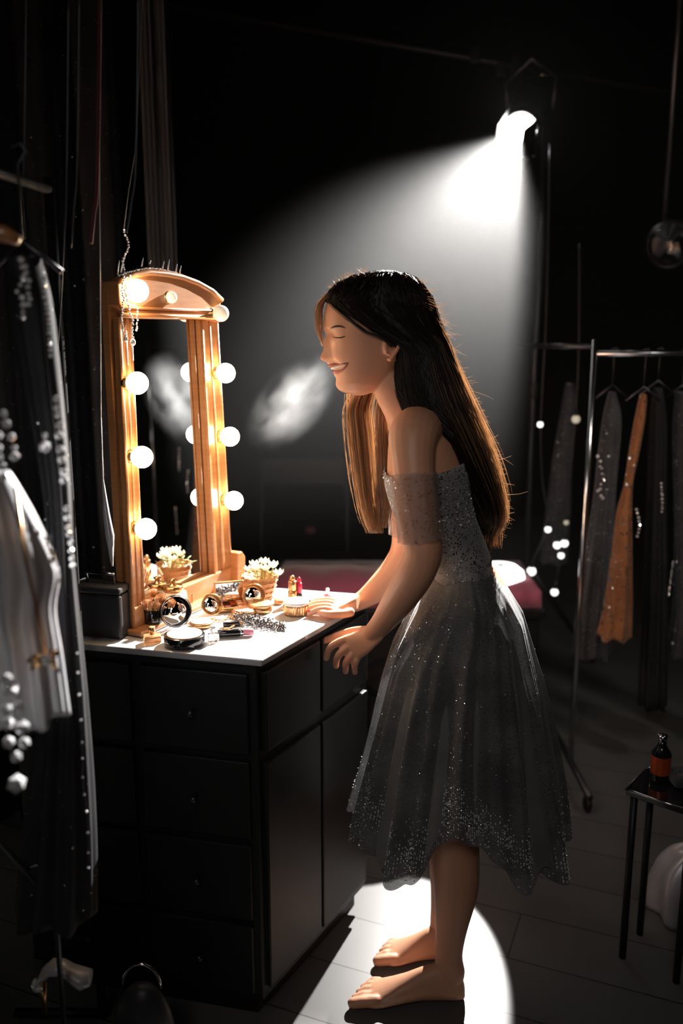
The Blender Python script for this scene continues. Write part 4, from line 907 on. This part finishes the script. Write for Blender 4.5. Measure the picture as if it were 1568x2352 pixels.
# sheer grey garments behind, on a second rail beyond
gown('long_gown', 'pale sheer gown hanging behind the small bulbs', [(880, 1300, 1318), (960, 1286, 1322), (1060, 1270, 1312), (1180, 1256, 1308), (1290, 1240, 1302)], 3.4, .05, 'greycloth', 7, .08)
for i, (pp, r_, lb) in enumerate(((([(1372, 1050), (1385, 1100), (1375, 1135), (1392, 1150)]), .005, 'crystal brooch sash tangled at the waist of the dim grey gown'), (([(1462, 1170), (1468, 1210), (1462, 1235)]), .004, 'short bead string beside the bronze gown'), (([(1518, 1110), (1521, 1150), (1519, 1175)]), .0035, 'tiny bead string on the dark fringed gown'), (([(1545, 1290), (1540, 1330), (1535, 1370)]), .003, 'bead string nearest the right picture edge'))):
    strand('bead_strand', pp, RY-.06, r_, lb, jit=.004 if i == 0 else .001, gap=1.3)
# side table with bottle at lower right
tb = thing('side_table', PZ(1500, 1835, .42), 'low dark side table at the right carrying an orange-labelled bottle', 'table'); tb.location.z = 0
tp_ = .42; a_ = PZ(1437, 1813, tp_); b_ = PZ(1600, 1868, tp_); c_ = PZ(1640, 1800, tp_); d_ = PZ(1487, 1762, tp_)
prism(MB(), [a_, b_, c_, d_], tp_-.014, tp_).build('tabletop', 'blackplastic', tb, False, .002)
mb = MB().tube([a_, b_, c_, d_], .003, 8, closed=True); mb.build('metal_edge', 'chrome', tb)
for p in inset([a_, b_, c_, d_], .02): MB().tube([(p.x, p.y, .0), (p.x, p.y, tp_-.014)], .008, 10).build('leg', 'blackmetal', tb)
bt = thing('bottle', PZ(1514, 1790, tp_), 'dark bottle with a red and orange label on the low side table', 'bottle')
q = PZ(1514, 1790, tp_+.001)
MB().lathe(q, [(.019, 0), (.021, .003), (.021, .065), (.012, .078), (.009, .085), (.009, .095)], n=28).build('glass', 'blackplastic', bt)
MB().lathe(q+Vector((0, 0, .018)), [(.0214, 0), (.0214, .042)], n=28, cap=False).build('paper_label', 'redglow', bt, label='red and orange label'); MB().lathe(q+Vector((0, 0, .095)), [(.01, 0), (.01, .012)], n=20).build('cap', 'chrome', bt)
q = PZ(1560, 1798, tp_)
bx = thing('folded_towel', q, 'folded grey towel at the right edge of the side table', 'towel'); MB().box(q+Vector((.02, 0, .016)), (.09, .06, .028), (1, .1, 0), (-.1, 1, 0)).build('towel', 'greycloth', bx, False, .008)
# cloth heap by right edge
mb = MB(); cq = PZ(1585, 2090, 0); rings = []
for i in range(24):
    t = i/23; a = t*PI/2; rings.append([cq+Vector((math.cos(2*PI*k/48)*.10*math.cos(a)*(1+.12*math.sin(k*.9+t*5)), math.sin(2*PI*k/48)*.10*math.cos(a)*(1+.12*math.sin(k*.9+t*5)), .004+.17*math.sin(a)*(1+.06*math.sin(k*.7)))) for k in range(48)])
single(mb.loft(rings), 'cloth_bundle', 'satin', 'crumpled grey cloth bundle on the floor at the right edge', 'bundle')
# unlit lamp, upper right
ul = thing('stage_lamp', P(1530, 560, 3.0), 'unlit round stage lamp at the upper right edge', 'lamp')
c0 = P(1535, 562, 3.0); dd = Vector((-.8, -1, -.2)).normalized()
MB().lathe(c0, [(.075, 0), (.08, -.01), (.078, -.06), (.05, -.12), (.03, -.14)], dd, 32).build('housing', 'steel', ul); MB().lathe(c0+dd*.001, [(.068, 0), (.05, .008), (.01, .012)], dd, 32).build('lens', 'glass', ul)
MB().tube([c0+Vector((0, .05, .1)), c0+Vector((0, .05, .0))], .008, 8).build('yoke', 'steel', ul)
pp2 = c0+Vector((0, .05, 0)); MB().tube([pp2+Vector((0, 0, .1)), (pp2.x, pp2.y, 3.5)], .012, 10).build('drop_pole', 'steel', ul)
# curtains and pipes behind the mirror
cu = MB(); CYy = 2.75; xa, xb = P(338, 600, CYy).x, P(398, 600, CYy).x; zt0, zb0 = 2.95, .02
front = []; back = []
for i in range(60):
    x = xa+(xb-xa)*i/59; yy = CYy+.022*math.sin(i*.62)+.008*math.sin(i*1.7); front.append((x, yy))
vs = [(x, y, z) for z in (zb0, zt0) for x, y in front]+[(x, y+.01, z) for z in (zb0, zt0) for x, y in front]; n = 60; fs = []
for i in range(n-1): fs += [(i, i+1, n+i+1, n+i), (2*n+i+1, 2*n+i, 3*n+i, 3*n+i+1)]
cu.add(vs, fs); ct_ = thing('curtain', ((xa+xb)/2, CYy, 0), 'narrow charcoal curtain hanging behind the mirror', 'curtain'); cu.build('curtain_cloth', 'curtain', ct_)
MB().tube([(xa-.15, CYy, zt0), (xb+.15, CYy, zt0)], .012, 10).build('curtain_rail', 'steel', ct_)
for px, lb in ((372, 'left one of the two thin grey pipes in front of the charcoal curtain'), (403, 'right one of the two thin grey pipes beside the charcoal curtain')):
    q = P(px, 600, 2.68); single(MB().tube([(q.x, q.y, .0), (q.x, q.y, 3.48)], .006, 12), 'pipe', 'steel', lb, 'pipe', 'grey pipes behind the mirror')
# black drape added to keep the beam off the floor at left
xs = [-1.75+1.20*i/119 for i in range(120)]; vs = [(x, 2.30+.035*math.sin(i*.5)+.012*math.sin(i*1.3), z) for z in (.01, 3.49) for i, x in enumerate(xs)]; vs += [(x, y+.006, z) for x, y, z in vs]
md = MB().add(vs, [(i, i+1, 121+i, 120+i) for i in range(119)]+[(241+i, 240+i, 360+i, 361+i) for i in range(119)])
single(md, 'beam_block_drape', 'blackcloth', 'tall black drape added behind the left garment rack to block the beam', 'drape')
# overhead truss bits
tr = thing('lighting_bar', P(1150, 130, 3.45), 'dark lighting bar crossing above the spotlight', 'bar'); q0 = P(1000, 118, 3.45); q1 = P(1300, 170, 3.45)
MB().tube([q0-(q1-q0)*3, q1+(q1-q0)*3], .014, 12).build('pipe', 'blackmetal', tr)
for px, py in ((1090, 130), (1150, 160), (1185, 150)): MB().box(P(px, py, 3.43), (.03, .04, .05)).build('clamp', 'steel', tr, False, .004)

# ------------------------------------------------------------------ left foreground: rack with gowns and beads
LY = 1.12
lr = thing('garment_rack', P(-40, 1500, LY+.1), 'near garment rack at the left edge crowded with beads and gowns', 'rack'); lr.location.z = 0
rzl = P(0, 520, LY+.05).z+.10
xl = P(-160, 800, LY+.05).x; xr_ = P(128, 800, LY+.40).x
MB().tube([(xl, LY+.02, rzl), (xr_, LY+.42, rzl)], .008, 12).build('rail', 'blackmetal', lr); 
for x, y in ((xl, LY+.02), (xr_, LY+.42)):
    MB().tube([(x, y, .03), (x, y, rzl+.02)], .009, 12).build('upright', 'matteblack', lr); MB().tube([(x-.18, y, .03), (x+.0, y, .03)], .009, 10).build('foot_bar', 'blackmetal', lr)
gown('black_gown', 'long black gown hanging along the left side of the picture', [(590, 20, 92), (700, 26, 118), (900, 60, 140), (1100, 96, 158), (1300, 110, 168), (1600, 96, 196), (1900, 60, 214), (2100, 40, 216)], LY+.12, .05, 'blackcloth', 9, .08, railz=rzl)
hg = MB().tube([P(-60, 530, LY-.02), P(-20, 534, LY-.02), (P(10, 538, LY-.02)), P(44, 552, LY-.02)], [.010, .011, .010, .006], 12)
hgr = thing('wooden_hanger', P(-20, 534, LY-.02), 'honey-coloured wooden hanger poking in at the left edge', 'hanger'); hg.build('shoulder_bar', 'wood', hgr)
q = P(-60, 530, LY-.02); MB().tube([q, (q.x, q.y, rzl+.006), (q.x-.012, q.y, rzl+.016)], .002, 8).build('hook', 'chrome', hgr)
gown('satin_dress', 'silver satin dress with draped sleeve lit at the left edge', [(1085, -30, 20), (1120, -40, 42), (1200, -50, 84), (1290, -60, 122), (1330, -60, 128), (1400, -50, 118), (1500, -30, 132), (1640, -20, 150)], LY-.06, .045, 'satin', 11, .10)
BS = [([(48, 598), (50, 640), (42, 670), (52, 700), (54, 735)], LY-.02, .0033, 'left one of two crystal tassels hanging near the wooden hanger', .002),
      ([(60, 612), (64, 650), (66, 690), (64, 710)], LY-.02, .003, 'right one of two crystal tassels hanging near the wooden hanger', .001),
      ([(101, 640), (103, 680), (109, 730), (113, 780), (117, 820)], LY+.05, .0028, 'thin single crystal strand hanging left of the mirror', 0),
      ([(125, 915), (137, 960), (135, 1000), (140, 1050), (147, 1090), (150, 1125)], LY-.02, .0052, 'thick bright crystal strand at shoulder height left of the mirror', .002),
      ([(152, 1170), (156, 1210), (162, 1250), (166, 1300)], LY-.02, .0042, 'crystal strand just below the thick bright one', .001),
      ([(6, 950), (22, 985), (28, 1030), (32, 1050)], LY-.08, .0052, 'crystal loop at the left edge above the satin dress', .002),
      ([(-4, 1000), (2, 1060), (12, 1100), (-2, 1130)], LY-.08, .0055, 'crystal strand cut off by the left edge above the satin dress', .002),
      ([(112, 1240), (118, 1280), (116, 1300)], LY-.12, .0045, 'short crystal cluster on the satin sleeve end', .002)]
for pp, Y, r_, lb, j in BS: strand('crystal_strand', pp, Y, r_, lb, jit=j, gap=1.25, group='crystal strands on the left rack')
strand('crystal_drop', [(103, 1000), (103, 1016)], LY-.02, .0045, 'single crystal drop hanging alone beside the thick bright strand', extra=[(103, 1026, .0085)], gap=1.2, group='crystal strands on the left rack')
strand('crystal_necklace', [(16, 1558), (20, 1600), (16, 1640), (18, 1690), (26, 1728), (38, 1738), (52, 1716), (58, 1690), (44, 1650), (42, 1610), (34, 1560)], LY-.18, .0075, 'big round-stoned crystal necklace with a drop at the lower left', extra=[(38, 1800, .0115)], gap=1.45)
strand('bead_trim', [(178, 1500), (182, 1600), (188, 1700), (190, 1795), (200, 1880), (203, 2000)], LY+.0, .0018, 'sparse tiny beads trimming the black gown edge', gap=9)
# gold bow brooch
br_ = thing('bow_brooch', P(110, 1515, LY-.14), 'gold bow brooch pinned below the satin dress', 'brooch'); q = P(112, 1512, LY-.14)
for s_, (ex, ey) in ((1, (60, 1520)), (-1, (138, 1498)), (2, (68, 1540)), (3, (136, 1545))):
    e_ = P(ex, ey, LY-.14); MB().tube([q, q+(e_-q)*.4+Vector((0, -.004, .004)), e_], [.002, .0065, .0015], 8, flat=.5).build('ribbon_loop', 'gold', br_)
MB().gem(q+Vector((0, -.005, 0)), .008).build('centre_stone', 'crystal', br_, False)
single(MB().tube([P(35, 1120, LY-.12), P(60, 1290, LY-.14), P(85, 1400, LY-.14), P(106, 1500, LY-.14)], .0022, 8), 'brooch_string', 'gold', 'thin string running down to the gold bow brooch', 'cord')
# thin cords above
for pp, lb in ((((55, 335), (50, 450), (47, 530)), 'thin cord hanging nearest the left edge'), (((152, 436), (147, 540), (140, 680), (128, 860)), 'long thin cord left of the mirror, second from the left edge'), (((177, 370), (170, 470), (163, 570)), 'thin cord between the long cord and the red-tinged one'), (((224, 400), (216, 490), (209, 560)), 'short thicker cord with a red tinge'), (((312, 360), (302, 460), (290, 535)), 'thin cord dropping to the mirror top left corner')):
    a_ = P(pp[0][0]+8, -80, 1.5)
    single(MB().tube([P(x, y, 1.5) for x, y in catmull([(pp[0][0]+6, -60)]+list(pp), 4)], .0016 if '224' not in str(pp[0]) else .003, 6), 'hanging_cord', 'redcloth' if pp[0][0] == 224 else 'steel', lb, 'cord', 'cords hanging above the left rack')
# edge of a second leaning mirror (bright sliver between rack and dressing table)
em = MB().tube([P(232, 960, 1.55), P(236, 1100, 1.55), P(244, 1180, 1.55), P(252, 1230, 1.55), P(258, 1300, 1.55)], [.0008, .0015, .006, .008, .002], 10); em.tube([P(232, 960, 1.55), P(228, 300, 1.55), P(226, -100, 1.55)], .0008, 6)
single(em, 'glass_pendant', 'crystal', 'long thin glass pendant hanging between the left rack and the mirror', 'pendant')
# floor: shoe, bag, umbrella-like stick at lower left
sh = thing('high_heeled_shoe', PZ(150, 2270, .0), 'silver high-heeled sandal lying on the floor at the lower left', 'shoe'); ff = 1.28
mb = MB(); rings = []
for (x, y, w_, h_) in ((84, 2262, .012, .008), (96, 2240, .016, .010), (118, 2222, .018, .012), (145, 2222, .016, .012), (165, 2236, .018, .014), (188, 2248, .022, .016), (208, 2246, .016, .012)):
    c = P(x, y, ff); rings.append([c+Vector((0, 1, 0))*w_*math.cos(2*PI*k/18)+Vector((0, 0, 1))*h_*math.sin(2*PI*k/18) for k in range(18)])
sh.location = P(150, 2270, ff); mb.loft(rings).build('upper', 'satin', sh)
MB().tube([P(96, 2246, ff), P(100, 2290, ff), P(104, 2330, ff)], [.009, .005, .004], 10).build('heel', 'gold', sh); MB().tube([P(160, 2236, ff), P(180, 2250, ff), P(206, 2258, ff)], .006, 10).build('toe_strap', 'gold', sh)
MB().sphere(P(88, 2262, ff), .012, 12, 8).build('buckle', 'crystal', sh)
box_ = thing('shoe_box', P(140, 2400, 1.3), 'dark box under the silver sandal', 'box'); zb_ = P(104, 2334, ff).z
MB().box((P(140, 2400, 1.3).x-.03, 1.3, zb_/2), (.19, .28, zb_)).build('box', 'blackmetal', box_, False, .004); box_.location = (box_.location.x, 1.3, 0)
for c_ in box_.children: c_.location = c_.location
bg = thing('handbag', (P(325, 2268, 1.38).x, 1.38, 0), 'round dim grey handbag on the floor before the dressing table', 'bag'); q = Vector((P(325, 2268, 1.38).x, 1.38, 0))
MB().sphere(q+Vector((0, 0, .120)), .058, 24, 14, (1, .7, 2.0)).build('bag_body', 'darkleather', bg)
MB().tube([q+Vector((math.cos(a)*.035, 0,   .225+math.sin(a)*.05)) for a in [PI*k/12 for k in range(13)]], .003, 8).build('handle', 'chrome', bg); MB().gem(q+Vector((-.005, -.040, .17)), .006).build('clasp', 'crystal', bg, False)
stk = thing('folding_rack_arm', P(60, 2000, 1.2), 'thin grey metal bar slanting down at the lower left', 'bar')
MB().tube([P(-60, 1860, 1.15), P(60, 2002, 1.2), P(128, 2094, 1.22), P(150, 2400, 1.24)], .0045, 10).build('bar', 'steel', stk); MB().tube([P(58, 1996, 1.2), P(112, 1974, 1.2)], .003, 8).build('side_hook', 'chrome', stk)
